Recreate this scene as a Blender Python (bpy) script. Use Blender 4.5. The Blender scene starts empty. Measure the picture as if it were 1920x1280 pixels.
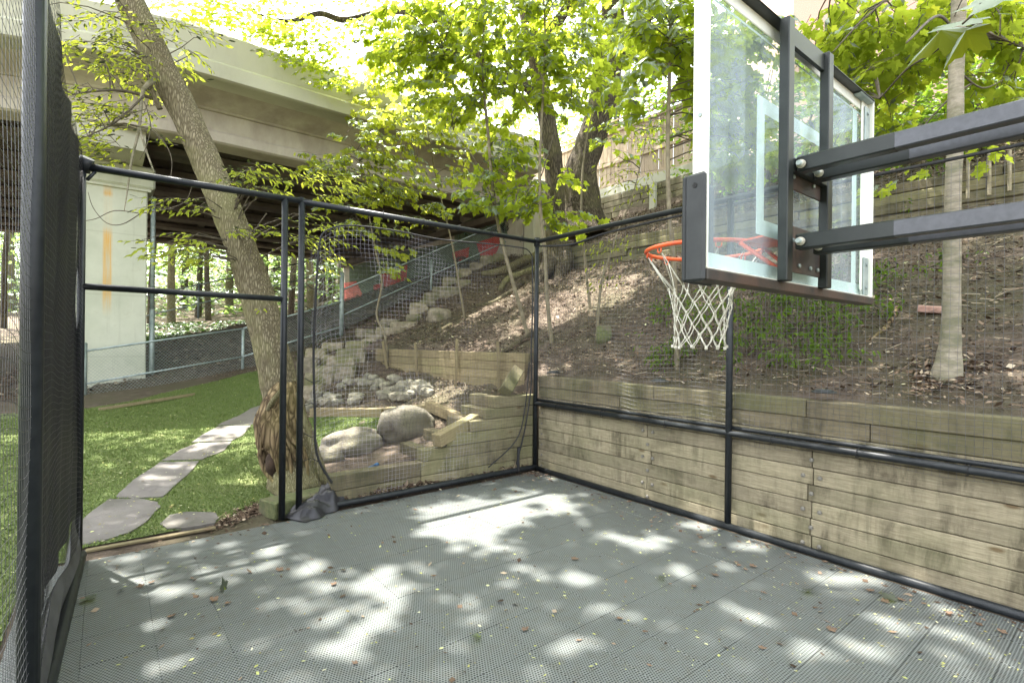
import bpy, bmesh, math, random
import numpy as np
from mathutils import Vector, Matrix, noise as mnoise
random.seed(11); rng = np.random.default_rng(11)
SC = bpy.context.scene; COL = SC.collection
pi = math.pi
# ------------------------------------------------------------------ camera
CAMH = 1.6; ROLL = 0.0105; FOC = 960.0
cd = bpy.data.cameras.new('camera'); cam = bpy.data.objects.new('camera', cd); COL.objects.link(cam)
cam.location = (0, 0, CAMH); cam.rotation_euler = (pi/2, -ROLL, 0)
cd.sensor_width = 36; cd.lens = 18; cd.clip_start = 0.05; cd.clip_end = 500
SC.camera = cam
# ------------------------------------------------------------------ light
SUN = Vector((-0.274, 0.152, 1.0)).normalized()
w = bpy.data.worlds.new("World"); SC.world = w; w.use_nodes = True
wn = w.node_tree.nodes; wl = w.node_tree.links
sky = wn.new('ShaderNodeTexSky'); sky.sky_type = 'NISHITA'; sky.sun_disc = False
sky.sun_elevation = math.asin(SUN.z); sky.sun_rotation = math.atan2(SUN.x, SUN.y)
sky.air_density = 1.2; sky.dust_density = 3.5; sky.ozone_density = 0.6
wn['Background'].inputs['Strength'].default_value = 0.15
hs = wn.new('ShaderNodeHueSaturation'); hs.inputs['Saturation'].default_value = 0.28   # thin white haze over the blue
wl.new(sky.outputs[0], hs.inputs['Color']); wl.new(hs.outputs[0], wn['Background'].inputs['Color'])
sd = bpy.data.lights.new('sun', 'SUN'); sd.energy = 3.8; sd.angle = math.radians(0.53); sd.color = (1.0, 0.955, 0.88)
so = bpy.data.objects.new('sun', sd); COL.objects.link(so); so.rotation_euler = SUN.to_track_quat('Z', 'Y').to_euler(); so.location = SUN*40
SC.view_settings.view_transform = 'Standard'; SC.view_settings.look = 'None'
SC.view_settings.exposure = 2.95; SC.view_settings.gamma = 1
try:
    SC.view_settings.use_curve_mapping = False
    SC.cycles.use_denoising = True
    SC.cycles.max_bounces = 9; SC.cycles.diffuse_bounces = 4; SC.cycles.transparent_max_bounces = 12
    SC.cycles.sample_clamp_indirect = 6
except Exception: pass

# ------------------------------------------------------------------ frames of reference
# C = far right corner of the court; U runs away along the right wall, V runs right along the north side
C0 = Vector((0.3, 6.4, 0)); U = Vector((-0.6217, 0.7832, 0)); V = Vector((0.7832, 0.6217, 0)); Z = Vector((0, 0, 1))
def uv(u, v, z=0.0): return C0 + U*u + V*v + Z*z
def to_uv(p): r = Vector((p[0]-C0.x, p[1]-C0.y, 0)); return r.dot(U), r.dot(V)
def ray(px, py):
    dx, dy = px-960.0, py-640.0
    c, s = math.cos(ROLL), math.sin(ROLL)
    return Vector(((dx*c+dy*s)/FOC, 1.0, -(-dx*s+dy*c)/FOC))
def at(px, py, Y): d = ray(px, py); return Vector((d.x*Y, Y, CAMH+d.z*Y))
def topx(p):
    X = (p[0])/p[1]*FOC; Yy = -(p[2]-CAMH)/p[1]*FOC
    c, s = math.cos(ROLL), math.sin(ROLL)
    return 960+X*c-Yy*s, 640+X*s+Yy*c
def floor(px, py, z=0.0):
    d = ray(px, py); t = (z-CAMH)/d.z; return Vector((d.x*t, t, z))

# ------------------------------------------------------------------ terrain
TV = np.array([-60,-14,-7,-5,-3.5,-2.5,-1.7,-1.0,-.4,.12,.2,1,2,3.2,4.42,4.58,5.5,7.0,7.15,9,14,60.])
def hill(v): return 1.15+.48*(v-.2)
hr = [hill(v) for v in (1,2,3.2)]
def right(b, s=3.34, wall=True):
    return [b]+[b+(s-b)*(v-.2)/4.22 for v in (1,2,3.2)]+([s,3.80,4.35,5.12,5.8,6.0,7.5,20] if wall else [s,s+.08,s+.45,s+1.0,s+1.2,s+1.6,s+3.2,s+15])
TU = np.array([-60,-.04,.10,.175,1,2,3,4.5,5.2,6,7.3,8.2,10,12,16,20,30,50,90.])
TZ = np.array([
 [-.03]*9+[-.03]+right(1.15),
 [-.03]*9+[-.03]+right(1.15),
 [-.03]*9+[-.03]+right(1.17),
 [.1,0,0,0,0,0.02,.13,.5,.8,.95]+right(1.2),
 [.2,.0,.0,.02,.02,.03,.08,.35,.66,.85]+right(1.38),
 [.2,.1,.1,.10,.10,.10,.12,.40,.68,.88]+right(1.40),
 [.2,.2,.2,.20,.20,.22,.28,.55,.78,.95]+right(1.42),
 [.2,.3,.3,.30,.32,.38,.52,.75,.95,1.10]+right(1.45,3.3),
 [.2,.33,.34,.35,.38,.48,.65,.9,1.15,1.3]+right(1.5,3.5,False),
 [.3,.36,.38,.42,.47,.62,.82,1.1,1.35,1.52]+right(1.56,3.7,False),
 [.3,.40,.42,.50,.65,.83,1.0,1.25,1.5,1.68]+right(1.7,3.85,False),
 [.3,.40,.45,.55,.85,1.1,1.3,1.5,1.7,1.85]+right(1.9,3.9,False),
 [.3,.40,.5,.8,1.45,1.7,1.9,2.1,2.2,2.3]+right(2.35,3.9,False),
 [.3,.5,.6,.8,1.2,1.5,1.7,1.9,2.0,2.1]+right(2.15,3.5,False),
 [.6,.8,.9,1.1,1.4,1.5,1.6,1.7,1.8,1.9]+right(1.95,3.0,False),
 [1,1.2,1.3,1.5,1.6,1.7,1.8,1.85,1.9,2.0]+right(2.05,2.6,False),
 [2,2.4,2.4,2.5,2.6,2.7,2.8,2.9,3.0,3.0]+right(3.1,3.6,False),
 [4,4.5,4.6,4.8,5,5,5,5,5.1,5.1]+right(5.2,6,False),
 [9,10,10,10,10,10,10,10,10,10.]+right(10,12,False)])
def shift(u): return np.clip((np.asarray(u)-.3)/.4, 0, 1)*0.42*np.clip((4.9-np.asarray(u))/4.1, 0, 1)
def tz(u, v):
    u = np.asarray(u, float); v = np.asarray(v, float)
    sh = shift(u)*np.clip((4.0-v)/2.5, 0, 1)*np.clip((v+1.5)/1.0, 0, 1); v = v-sh
    i = np.clip(np.searchsorted(TU, u)-1, 0, len(TU)-2); j = np.clip(np.searchsorted(TV, v)-1, 0, len(TV)-2)
    a = np.clip((u-TU[i])/(TU[i+1]-TU[i]), 0, 1); b = np.clip((v-TV[j])/(TV[j+1]-TV[j]), 0, 1)
    return (TZ[i,j]*(1-a)+TZ[i+1,j]*a)*(1-b)+(TZ[i,j+1]*(1-a)+TZ[i+1,j+1]*a)*b
def gz(p): u, v = to_uv(p); return float(tz(u, v))
def hit(px, py, t0=1.5):
    d = ray(px, py); o = Vector((0, 0, CAMH)); T = np.arange(t0, 70, .02)
    X = d.x*T; Yy = T; Zz = CAMH+d.z*T
    uu = (X-C0.x)*U.x+(Yy-C0.y)*U.y; vv = (X-C0.x)*V.x+(Yy-C0.y)*V.y
    below = np.nonzero(Zz <= tz(uu, vv))[0]
    t = T[below[0]] if len(below) else 40.0
    return Vector((d.x*t, t, CAMH+d.z*t))

# ------------------------------------------------------------------ helpers
def tag(o, label=None, cat=None, group=None, kind=None):
    if label: o['label'] = label
    if cat: o['category'] = cat
    if group: o['group'] = group
    if kind: o['kind'] = kind
    return o
def thing(name, label, cat, loc=(0,0,0), group=None):
    o = bpy.data.objects.new(name, None); COL.objects.link(o); o.location = loc; o.empty_display_size = .1
    return tag(o, label, cat, group)
def link(o, parent=None):
    COL.objects.link(o)
    if parent is not None:
        o.parent = parent
        # parents are never rotated or scaled here, so the inverse is a translation
        off = Vector((0,0,0)); p = parent
        while p is not None: off += p.location; p = p.parent
        o.matrix_parent_inverse = Matrix.Translation(-off) if parent.type == 'EMPTY' else parent_inv(parent)
    return o
def world_of(o):
    m = o.matrix_basis.copy()
    if o.parent is not None: m = world_of(o.parent) @ o.matrix_parent_inverse @ m
    return m
def parent_inv(p): return world_of(p).inverted()
class MB:
    def __init__(s): s.v = []; s.f = []; s.sm = []
    def add(s, vs, fs, smooth=False):
        n = len(s.v); s.v += [tuple(x) for x in vs]; s.f += [tuple(i+n for i in f) for f in fs]; s.sm += [smooth]*len(fs); return s
    def box(s, c, ax, ay, az, sx, sy, sz, ch=0.0):
        c = Vector(c); hx, hy, hz = sx/2, sy/2, sz/2
        if ch <= 0:
            vs = [c+ax*(hx*i)+ay*(hy*j)+az*(hz*k) for i in (-1,1) for j in (-1,1) for k in (-1,1)]
            return s.add(vs, [(0,1,3,2),(4,6,7,5),(0,4,5,1),(2,3,7,6),(0,2,6,4),(1,5,7,3)])
        bm = bmesh.new(); bmesh.ops.create_cube(bm, size=1)
        for q in bm.verts: q.co = Vector((q.co.x*sx, q.co.y*sy, q.co.z*sz))
        bmesh.ops.bevel(bm, geom=bm.edges[:], offset=ch, segments=1, affect='EDGES')
        vs = [c+ax*q.co.x+ay*q.co.y+az*q.co.z for q in bm.verts]; fs = [tuple(q.index for q in f.verts) for f in bm.faces]
        bm.free(); return s.add(vs, fs)
    def tube(s, pts, r, n=8, caps=True, rough=0.0, flat=1.0, seed=0):
        pts = [Vector(p) for p in pts]; m = len(pts)
        rs = r if isinstance(r, (list, tuple)) else [r]*m
        t0 = (pts[1]-pts[0]).normalized(); ref = Vector((0,0,1)) if abs(t0.z) < .9 else Vector((1,0,0))
        nx = t0.cross(ref).normalized(); vs = []
        for i, p in enumerate(pts):
            t = (pts[min(i+1,m-1)]-pts[max(i-1,0)]).normalized()
            nx = (nx-t*nx.dot(t)).normalized(); ny = t.cross(nx)
            for k in range(n):
                a = 2*pi*k/n; q = 1.0
                if rough:
                    q += rough*(mnoise.noise(Vector((math.cos(a)*1.7+seed, math.sin(a)*1.7, i*.35)))+.5*mnoise.noise(Vector((math.cos(a)*4+seed, math.sin(a)*4, i*.8))))
                vs.append(p+(nx*math.cos(a)+ny*math.sin(a)*flat)*rs[i]*q)
        fs = [(i*n+k, i*n+(k+1)%n, (i+1)*n+(k+1)%n, (i+1)*n+k) for i in range(m-1) for k in range(n)]
        s.add(vs, fs, n > 4)
        if caps: b = len(s.v)-len(vs); s.f += [tuple(b+k for k in range(n))[::-1], tuple(b+(m-1)*n+k for k in range(n))]; s.sm += [False]*2
        return s
    def build(s, name, mat, parent=None, **kw):
        me = bpy.data.meshes.new(name); me.from_pydata(s.v, [], s.f); me.materials.append(mat)
        me.polygons.foreach_set('use_smooth', s.sm); me.update()
        o = bpy.data.objects.new(name, me); link(o, parent); return tag(o, **kw)
def npmesh(name, verts, faces_flat, k, mat, parent=None, tint=None, smooth=False, **kw):
    me = bpy.data.meshes.new(name); n = len(verts); m = len(faces_flat)//k
    me.vertices.add(n); me.vertices.foreach_set('co', np.asarray(verts, np.float32).ravel())
    me.loops.add(m*k); me.loops.foreach_set('vertex_index', np.asarray(faces_flat, np.int32))
    me.polygons.add(m); me.polygons.foreach_set('loop_start', np.arange(m, dtype=np.int32)*k)
    me.polygons.foreach_set('loop_total', np.full(m, k, np.int32))
    me.polygons.foreach_set('use_smooth', np.full(m, smooth))
    if tint is not None:
        a = me.attributes.new('tint', 'FLOAT', 'FACE'); a.data.foreach_set('value', np.asarray(tint, np.float32))
    me.materials.append(mat); me.update(calc_edges=True); me.validate()
    o = bpy.data.objects.new(name, me); link(o, parent); return tag(o, **kw)
def local_box(name, c, ax, ay, az, sx, sy, sz, ch, mat, parent=None, **kw):
    """a box with its own local axes, so its grain runs along its own length"""
    b = MB(); b.box((0,0,0), Vector((1,0,0)), Vector((0,1,0)), Vector((0,0,1)), sx, sy, sz, ch)
    me = bpy.data.meshes.new(name); me.from_pydata(b.v, [], b.f); me.materials.append(mat); me.update()
    o = bpy.data.objects.new(name, me)
    R = Matrix((ax, ay, az)).transposed().to_4x4(); o.matrix_basis = Matrix.Translation(Vector(c)) @ R
    link(o, parent); return tag(o, **kw)
def beam(name, a, b, wdt, hgt, mat, parent=None, ch=.006, roll=0, **kw):
    a, b = Vector(a), Vector(b); x = (b-a).normalized(); y = Z.cross(x)
    y = y.normalized() if y.length > .01 else Vector((0,1,0)); z = x.cross(y)
    if roll: y, z = y*math.cos(roll)+z*math.sin(roll), z*math.cos(roll)-y*math.sin(roll)
    return local_box(name, (a+b)/2, x, y, z, (b-a).length, wdt, hgt, ch, mat, parent, **kw)

# ------------------------------------------------------------------ materials
def nt(name):
    m = bpy.data.materials.new(name); m.use_nodes = True; t = m.node_tree
    return m, t.nodes, t.links, t.nodes['Principled BSDF']
def ramp(N, L, src, stops):
    r = N.new('ShaderNodeValToRGB'); e = r.color_ramp.elements
    while len(e) < len(stops): e.new(0.5)
    for q, (p, c) in zip(e, stops): q.position = p; q.color = (c[0], c[1], c[2], 1) if not isinstance(c, (int, float)) else (c, c, c, 1)
    L.new(src, r.inputs[0]); return r.outputs[0]
def coords(N, L, kind, scale=(1,1,1), rnd=0.0):
    tc = N.new('ShaderNodeTexCoord'); mp = N.new('ShaderNodeMapping'); mp.inputs['Scale'].default_value = scale
    L.new(tc.outputs[kind], mp.inputs['Vector'])
    if rnd:
        oi = N.new('ShaderNodeObjectInfo'); mm = N.new('ShaderNodeMath'); mm.operation = 'MULTIPLY'; mm.inputs[1].default_value = rnd
        L.new(oi.outputs['Random'], mm.inputs[0]); cb = N.new('ShaderNodeCombineXYZ')
        for i in range(3): L.new(mm.outputs[0], cb.inputs[i])
        L.new(cb.outputs[0], mp.inputs['Location'])
    return mp.outputs[0]
def noise(N, L, vec, scale, detail=5, rough=.6, dist=0.0):
    n = N.new('ShaderNodeTexNoise'); n.inputs['Scale'].default_value = scale; n.inputs['Detail'].default_value = detail
    n.inputs['Roughness'].default_value = rough; n.inputs['Distortion'].default_value = dist
    L.new(vec, n.inputs['Vector']); return n.outputs[0]
def mix(N, L, fac, a, b, mode='MIX'):
    m = N.new('ShaderNodeMix'); m.data_type = 'RGBA'; m.blend_type = mode
    for s, x in ((m.inputs[0], fac), (m.inputs[6], a), (m.inputs[7], b)):
        if isinstance(x, (int, float)): s.default_value = x
        elif isinstance(x, tuple): s.default_value = (*x, 1)
        else: L.new(x, s)
    return m.outputs[2]
def bump(N, L, P, h, strength, dist=.01):
    b = N.new('ShaderNodeBump'); b.inputs['Strength'].default_value = strength; b.inputs['Distance'].default_value = dist
    L.new(h, b.inputs['Height']); L.new(b.outputs[0], P.inputs['Normal'])
def objrand(N, L, lo, hi):
    oi = N.new('ShaderNodeObjectInfo'); mr = N.new('ShaderNodeMapRange'); mr.inputs[3].default_value = lo; mr.inputs[4].default_value = hi
    L.new(oi.outputs['Random'], mr.inputs[0]); return mr.outputs[0]
def basic(name, a, b, scale=8, rough=.7, bmp=.3, bs=60, dist=.004, metal=0.0, stretch=(1,1,1), c=None, cs=1.3, rnd=0.0, coord='Object', spec=.4):
    """two tones mixed by noise, a third tone c in large patches, fine relief"""
    m, N, L, P = nt(name); vec = coords(N, L, coord, stretch, rnd)
    col = ramp(N, L, noise(N, L, vec, scale), [(.35, a), (.65, b)])
    if c is not None:
        col = mix(N, L, ramp(N, L, noise(N, L, vec, cs, 6, .65), [(.45, 0.), (.62, 1.)]), col, c)
    if rnd: col = mix(N, L, 1.0, col, mix(N, L, objrand(N, L, 0, 1), (.8,.8,.8), (1.15,1.12,1.08)), 'MULTIPLY')
    L.new(col, P.inputs['Base Color']); P.inputs['Roughness'].default_value = rough; P.inputs['Metallic'].default_value = metal
    P.inputs['Specular IOR Level'].default_value = spec
    if bmp: bump(N, L, P, noise(N, L, vec, bs, 8, .7), bmp, dist)
    return m
def wood(name, a, b, stain, green, stain_amt=(.5,.66), rough=.85):
    m, N, L, P = nt(name); v = coords(N, L, 'Object', (1,1,1), 37.0); vs = coords(N, L, 'Object', (1.2,14,14), 37.0)
    grain = noise(N, L, vs, 5, 8, .65, .6)
    col = ramp(N, L, grain, [(.3, a), (.7, b)])
    fine = noise(N, L, coords(N, L, 'Object', (3,90,90), 11.0), 4, 4, .6)
    col = mix(N, L, ramp(N, L, fine, [(.4, .35), (.6, 0.)]), col, (a[0]*.5, a[1]*.5, a[2]*.45))
    vo = N.new('ShaderNodeTexVoronoi'); vo.inputs['Scale'].default_value = 2.3; vo.inputs['Randomness'].default_value = 1
    L.new(coords(N, L, 'Object', (1,2.6,2.6), 53.0), vo.inputs['Vector'])
    col = mix(N, L, ramp(N, L, vo.outputs['Distance'], [(.05, .85), (.12, 0.)]), col, (.10,.065,.03))
    geo = N.new('ShaderNodeNewGeometry'); mp = N.new('ShaderNodeMapping'); mp.inputs['Scale'].default_value = (3.4,3.4,.75)
    L.new(geo.outputs['Position'], mp.inputs['Vector'])
    st = noise(N, L, mp.outputs[0], 1.6, 8, .68, .4)
    own = noise(N, L, coords(N, L, 'Object', (1.1,3,3), 71.0), 1.7, 5, .6)
    sm = mix(N, L, 1.0, ramp(N, L, st, [(stain_amt[0], 0.), (stain_amt[1], 1.)]), ramp(N, L, own, [(.38, .08), (.62, .85)]), 'MULTIPLY')
    col = mix(N, L, sm, col, stain)
    gn = noise(N, L, v, 1.1, 5, .6)
    col = mix(N, L, ramp(N, L, gn, [(.45, 0.), (.7, .55)]), col, green)
    sh = noise(N, L, mp.outputs[0], 9, 6, .7)
    col = mix(N, L, 1.0, col, mix(N, L, sh, (.7,.7,.68), (1.2,1.2,1.2)), 'MULTIPLY')
    col = mix(N, L, 1.0, col, mix(N, L, objrand(N, L, 0, 1), (.82,.8,.78), (1.12,1.1,1.05)), 'MULTIPLY')
    L.new(col, P.inputs['Base Color']); P.inputs['Roughness'].default_value = rough; P.inputs['Specular IOR Level'].default_value = .25
    bump(N, L, P, mix(N, L, .5, grain, fine), .5, .006); return m
def leafmat(name, dark, light, trans, single=False, tr=.58):
    m = bpy.data.materials.new(name); m.use_nodes = True; N = m.node_tree.nodes; L = m.node_tree.links
    N.remove(N['Principled BSDF']); out = N['Material Output']
    if single: src = N.new('ShaderNodeObjectInfo').outputs['Random']
    else:
        at_ = N.new('ShaderNodeAttribute'); at_.attribute_name = 'tint'; src = at_.outputs['Fac']
    vec = coords(N, L, 'Object'); n = noise(N, L, vec, 25, 3)
    d = ramp(N, L, src, [(0., dark), (1., light)])
    t = ramp(N, L, src, [(0., tuple(x*.75 for x in trans)), (.85, trans), (1., (trans[0]*1.25, trans[1]*1.05, trans[2]))])
    d = mix(N, L, 1.0, d, mix(N, L, n, (.75,.8,.7), (1.2,1.15,1.1)), 'MULTIPLY')
    D = N.new('ShaderNodeBsdfDiffuse'); T = N.new('ShaderNodeBsdfTranslucent'); G = N.new('ShaderNodeBsdfGlossy'); G.inputs['Roughness'].default_value = .5
    G.inputs['Color'].default_value = (.22,.25,.20,1)
    L.new(d, D.inputs[0]); L.new(t, T.inputs[0])
    M1 = N.new('ShaderNodeMixShader'); M1.inputs[0].default_value = tr; L.new(D.outputs[0], M1.inputs[1]); L.new(T.outputs[0], M1.inputs[2])
    F = N.new('ShaderNodeFresnel'); F.inputs[0].default_value = 1.22
    M2 = N.new('ShaderNodeMixShader'); L.new(F.outputs[0], M2.inputs[0]); L.new(M1.outputs[0], M2.inputs[1]); L.new(G.outputs[0], M2.inputs[2])
    L.new(M2.outputs[0], out.inputs[0]); return m
def tinted(name, stops, rough=.85, mx=None):
    m, N, L, P = nt(name); a = N.new('ShaderNodeAttribute'); a.attribute_name = 'tint'
    L.new(ramp(N, L, a.outputs['Fac'], stops), P.inputs['Base Color']); P.inputs['Roughness'].default_value = rough; P.inputs['Specular IOR Level'].default_value = .25
    return m

m_soil = basic('soil', (.072,.055,.042), (.148,.116,.09), 7, .95, 1.0, 28, .03, c=(.09,.08,.05), cs=.8, spec=.15)
m_wood = wood('green_tinged_timber', (.22,.19,.13), (.385,.345,.245), (.06,.05,.033), (.15,.15,.085), (.46,.59))
m_wood_dark = wood('weathered_timber', (.125,.105,.068), (.23,.20,.135), (.05,.045,.03), (.11,.12,.05), (.42,.6))
m_wood_old = wood('grey_old_timber', (.12,.105,.07), (.30,.27,.19), (.035,.03,.02), (.12,.13,.06), (.42,.6))
m_wood_new = wood('tan_timber', (.18,.145,.085), (.30,.25,.16), (.10,.08,.045), (.19,.18,.09), (.54,.72))
m_fencewood = wood('cedar_fence_boards', (.42,.33,.25), (.60,.50,.40), (.2,.15,.1), (.3,.25,.17), (.6,.85))
m_wood_top = basic('weathered_end_grain', (.2,.17,.12), (.34,.3,.22), 14, .9, .5)
m_steel_black = basic('black_painted_steel', (.010,.012,.014), (.018,.021,.023), 20, .42, .08, 80, .001, spec=.3)
m_galv = basic('galvanised_steel', (.20,.25,.24), (.34,.39,.37), 12, .5, .1, 90, .001, metal=.3)
m_boltm = basic('dull_bolt_steel', (.12,.11,.09), (.22,.21,.18), 40, .6, .1)
m_net = basic('black_netting', (.045,.045,.05), (.09,.09,.10), 30, .45, 0, spec=.6)
m_net_k = basic('dark_netting', (.03,.03,.033), (.06,.06,.065), 30, .4, 0, spec=.6)
m_net_w = basic('sunlit_tone_netting', (.36,.35,.38), (.55,.53,.57), 30, .5, 0)  # pale copy of the netting colour, with sunlight put into it
m_rope = basic('black_rope', (.012,.012,.013), (.03,.03,.03), 60, .8, .4, 200, .002)
m_cloth = basic('black_woven_screen', (.010,.011,.013), (.022,.023,.027), 40, .55, .5, 260, .002)
m_cloth_g = basic('grey_skirting', (.05,.05,.053), (.09,.09,.095), 5, .6, .1, 50, .001)
m_conc = basic('pale_concrete', (.40,.39,.31), (.50,.49,.40), 2.2, .9, .25, 40, .004, c=(.33,.32,.25), cs=.55, stretch=(1,1,.35))
m_conc_d = basic('stained_concrete', (.36,.325,.265), (.46,.425,.35), 2.0, .9, .25, 40, .004, c=(.27,.235,.195), cs=.7, stretch=(1,1,.5))
m_conc_u = basic('dark_soffit_concrete', (.09,.078,.068), (.18,.155,.13), 1.4, .9, .2, 30, .004)  # darker concrete for the inner girders, diaphragm beams and bearing shelf
m_stone = basic('limestone_block', (.15,.13,.095), (.29,.255,.195), 9, .9, .7, 30, .012, c=(.13,.13,.065), cs=3, rnd=31., spec=.2)
m_boulder = basic('grey_granite', (.10,.088,.068), (.215,.195,.155), 6, .9, 1.0, 22, .02, c=(.13,.12,.08), cs=2.2, spec=.3)
m_flag = basic('flagstone', (.125,.115,.108), (.19,.175,.163), 6, .85, .6, 30, .008, c=(.095,.09,.078), cs=1.5, rnd=17.)
m_pebble = basic('greenish_rubble', (.13,.12,.09), (.25,.235,.18), 16, .9, .5, 40, .006, rnd=9.)
m_brick = basic('faded_brick', (.26,.15,.115), (.36,.23,.18), 20, .9, .3)
m_white = basic('white_enamel', (.74,.76,.68), (.80,.81,.73), 3, .35, .03, c=(.6,.6,.5), cs=1.5)
m_orange = basic('orange_powder_coat', (.72,.10,.025), (.82,.14,.035), 12, .4, .08, 60, .001, c=(.5,.07,.03), cs=6)
m_pad = basic('dark_rubber_pad', (.018,.021,.022), (.03,.033,.034), 12, .55, .15, 200, .001)
m_chan = basic('dark_green_grey_steel', (.010,.013,.012), (.02,.024,.022), 9, .4, .06, 60, .001, spec=.35)
m_rust = basic('rusty_steel', (.02,.018,.016), (.04,.034,.027), 14, .6, .4, 80, .002, c=(.065,.04,.027), cs=5)
m_arm = basic('grey_steel_arm', (.06,.062,.068), (.075,.077,.085), 60, .36, .08, 220, .0006, metal=.5)
m_cap = basic('cream_plastic', (.36,.35,.28), (.48,.46,.38), 5, .4, 0)
m_cord = basic('white_cord', (.45,.44,.37), (.6,.58,.5), 60, .8, .4, 300, .001)
m_blue = basic('blue_plastic', (.03,.09,.2), (.05,.14,.28), 8, .4, .05)
m_moss = basic('mossy_timber_top', (.075,.09,.035), (.14,.15,.065), 25, .95, .8, 60, .01, c=(.12,.10,.07), cs=4)
m_tarp = basic('black_tarp', (.015,.015,.017), (.03,.03,.034), 20, .4, .3, 25, .01)
m_bark = None
def bark(name, a, b, crack, sc=1.0, bs=.9):
    m, N, L, P = nt(name)
    v = coords(N, L, 'Object', (1,1,.16)); n0 = noise(N, L, v, 26*sc, 6, .6, .8)
    vo = N.new('ShaderNodeTexVoronoi'); vo.feature = 'DISTANCE_TO_EDGE'; vo.inputs['Scale'].default_value = 52*sc
    ad = N.new('ShaderNodeVectorMath'); ad.operation = 'MULTIPLY_ADD'; ad.inputs[1].default_value = (.05,.05,.05)
    nn = N.new('ShaderNodeTexNoise'); nn.inputs['Scale'].default_value = 9; L.new(v, nn.inputs['Vector'])
    L.new(nn.outputs[1], ad.inputs[0]); L.new(v, ad.inputs[2]); L.new(ad.outputs[0], vo.inputs['Vector'])
    ridge = ramp(N, L, vo.outputs['Distance'], [(0., .0), (.34, 1.)])
    col = ramp(N, L, n0, [(.3, a), (.7, b)]); col = mix(N, L, ridge, crack, col)
    col = mix(N, L, ramp(N, L, noise(N, L, coords(N, L, 'Object'), 1.4, 5), [(.45, 0.), (.7, .6)]), col, (b[0]*.75, b[1]*.85, b[2]*.55))
    L.new(col, P.inputs['Base Color']); P.inputs['Roughness'].default_value = .95; P.inputs['Specular IOR Level'].default_value = .15
    bump(N, L, P, mix(N, L, .5, ridge, n0), bs, .02); return m
m_bark = bark('furrowed_bark', (.19,.16,.10), (.33,.29,.195), (.085,.07,.042))
m_deadwood = bark('split_heartwood', (.17,.12,.065), (.36,.275,.16), (.045,.03,.018), .42, 1.0)
m_bark_dk = bark('dark_bark', (.075,.06,.045), (.17,.14,.10), (.03,.024,.018), .6)
m_bark_lt = basic('smooth_pale_bark', (.20,.175,.125), (.31,.275,.21), 12, .9, .9, 30, .01, stretch=(1,1,2.8), c=(.15,.145,.09), cs=4)
m_bark_sap = basic('sapling_bark', (.12,.10,.065), (.22,.19,.12), 22, .85, .4, 70, .004, stretch=(1,1,.6))
m_twig = basic('twig_bark', (.06,.05,.035), (.12,.10,.07), 22, .85, 0)
m_hollow = basic('rotten_hollow', (.03,.02,.013), (.07,.045,.03), 10, .95, .6, 30, .01)
LEAF = {}
def lm(kind, single=False):
    spec = {'lime': ((.20,.25,.035), (.30,.35,.05), (.70,.76,.09)), 'maple': ((.13,.19,.022), (.22,.29,.035), (.58,.68,.06)),
            'canopy': ((.06,.11,.018), (.11,.17,.025), (.24,.38,.03)), 'far': ((.06,.11,.04), (.12,.17,.06), (.24,.34,.09)),
            'shrub': ((.035,.075,.02), (.07,.12,.035), (.10,.17,.035)), 'yellow': ((.08,.10,.006), (.10,.12,.007), (.24,.27,.01))}[kind]
    k = (kind, single)
    if k not in LEAF: LEAF[k] = leafmat(kind+('_leaf_blade' if single else '_leaves'), *spec, single=single)
    return LEAF[k]
# court tile: ribbed open lattice of small holes
def tile_mat():
    m, N, L, P = nt('perforated_sport_tile'); tc = N.new('ShaderNodeTexCoord'); acc = None
    k = 2*pi/(.0158*.866)
    for ang in (0, pi/3, 2*pi/3):
        d = N.new('ShaderNodeVectorMath'); d.operation = 'DOT_PRODUCT'; d.inputs[1].default_value = (math.cos(ang)*k, math.sin(ang)*k, 0)
        L.new(tc.outputs['Object'], d.inputs[0]); c = N.new('ShaderNodeMath'); c.operation = 'COSINE'; L.new(d.outputs['Value'], c.inputs[0])
        if acc is None: acc = c.outputs[0]
        else:
            a = N.new('ShaderNodeMath'); a.operation = 'ADD'; L.new(acc, a.inputs[0]); L.new(c.outputs[0], a.inputs[1]); acc = a.outputs[0]
    mr = N.new('ShaderNodeMapRange'); mr.inputs[1].default_value = -.35; mr.inputs[2].default_value = .7; L.new(acc, mr.inputs[0])
    hole = mr.outputs[0]
    geo = N.new('ShaderNodeNewGeometry'); n1 = noise(N, L, geo.outputs['Position'], 1.3, 6, .6); n2 = noise(N, L, geo.outputs['Position'], 14, 5, .7)
    top = mix(N, L, n1, (.115,.130,.124), (.180,.196,.188)); top = mix(N, L, ramp(N, L, n2, [(.48, 0.), (.72, .65)]), top, (.125,.115,.09))
    top = mix(N, L, 1.0, top, mix(N, L, objrand(N, L, 0, 1), (.985,.985,.985), (1.015,1.015,1.015)), 'MULTIPLY')
    L.new(mix(N, L, hole, top, (.008,.010,.010)), P.inputs['Base Color']); P.inputs['Roughness'].default_value = .5
    inv = N.new('ShaderNodeMath'); inv.operation = 'SUBTRACT'; inv.inputs[0].default_value = 1; L.new(hole, inv.inputs[1])
    bump(N, L, P, inv.outputs[0], .5, .002); return m
m_tile = tile_mat()
def turf_mat():
    m, N, L, P = nt('turf_base'); geo = N.new('ShaderNodeNewGeometry')
    n1 = noise(N, L, geo.outputs['Position'], 60, 6, .7); n2 = noise(N, L, geo.outputs['Position'], 1.5, 5)
    c = ramp(N, L, n1, [(.3, (.06,.088,.022)), (.7, (.145,.185,.055))]); c = mix(N, L, ramp(N, L, n2, [(.5, 0.), (.75, .6)]), c, (.13,.13,.05))
    L.new(c, P.inputs['Base Color']); P.inputs['Roughness'].default_value = .95; bump(N, L, P, n1, 1, .02); return m
m_turf = turf_mat()
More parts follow.
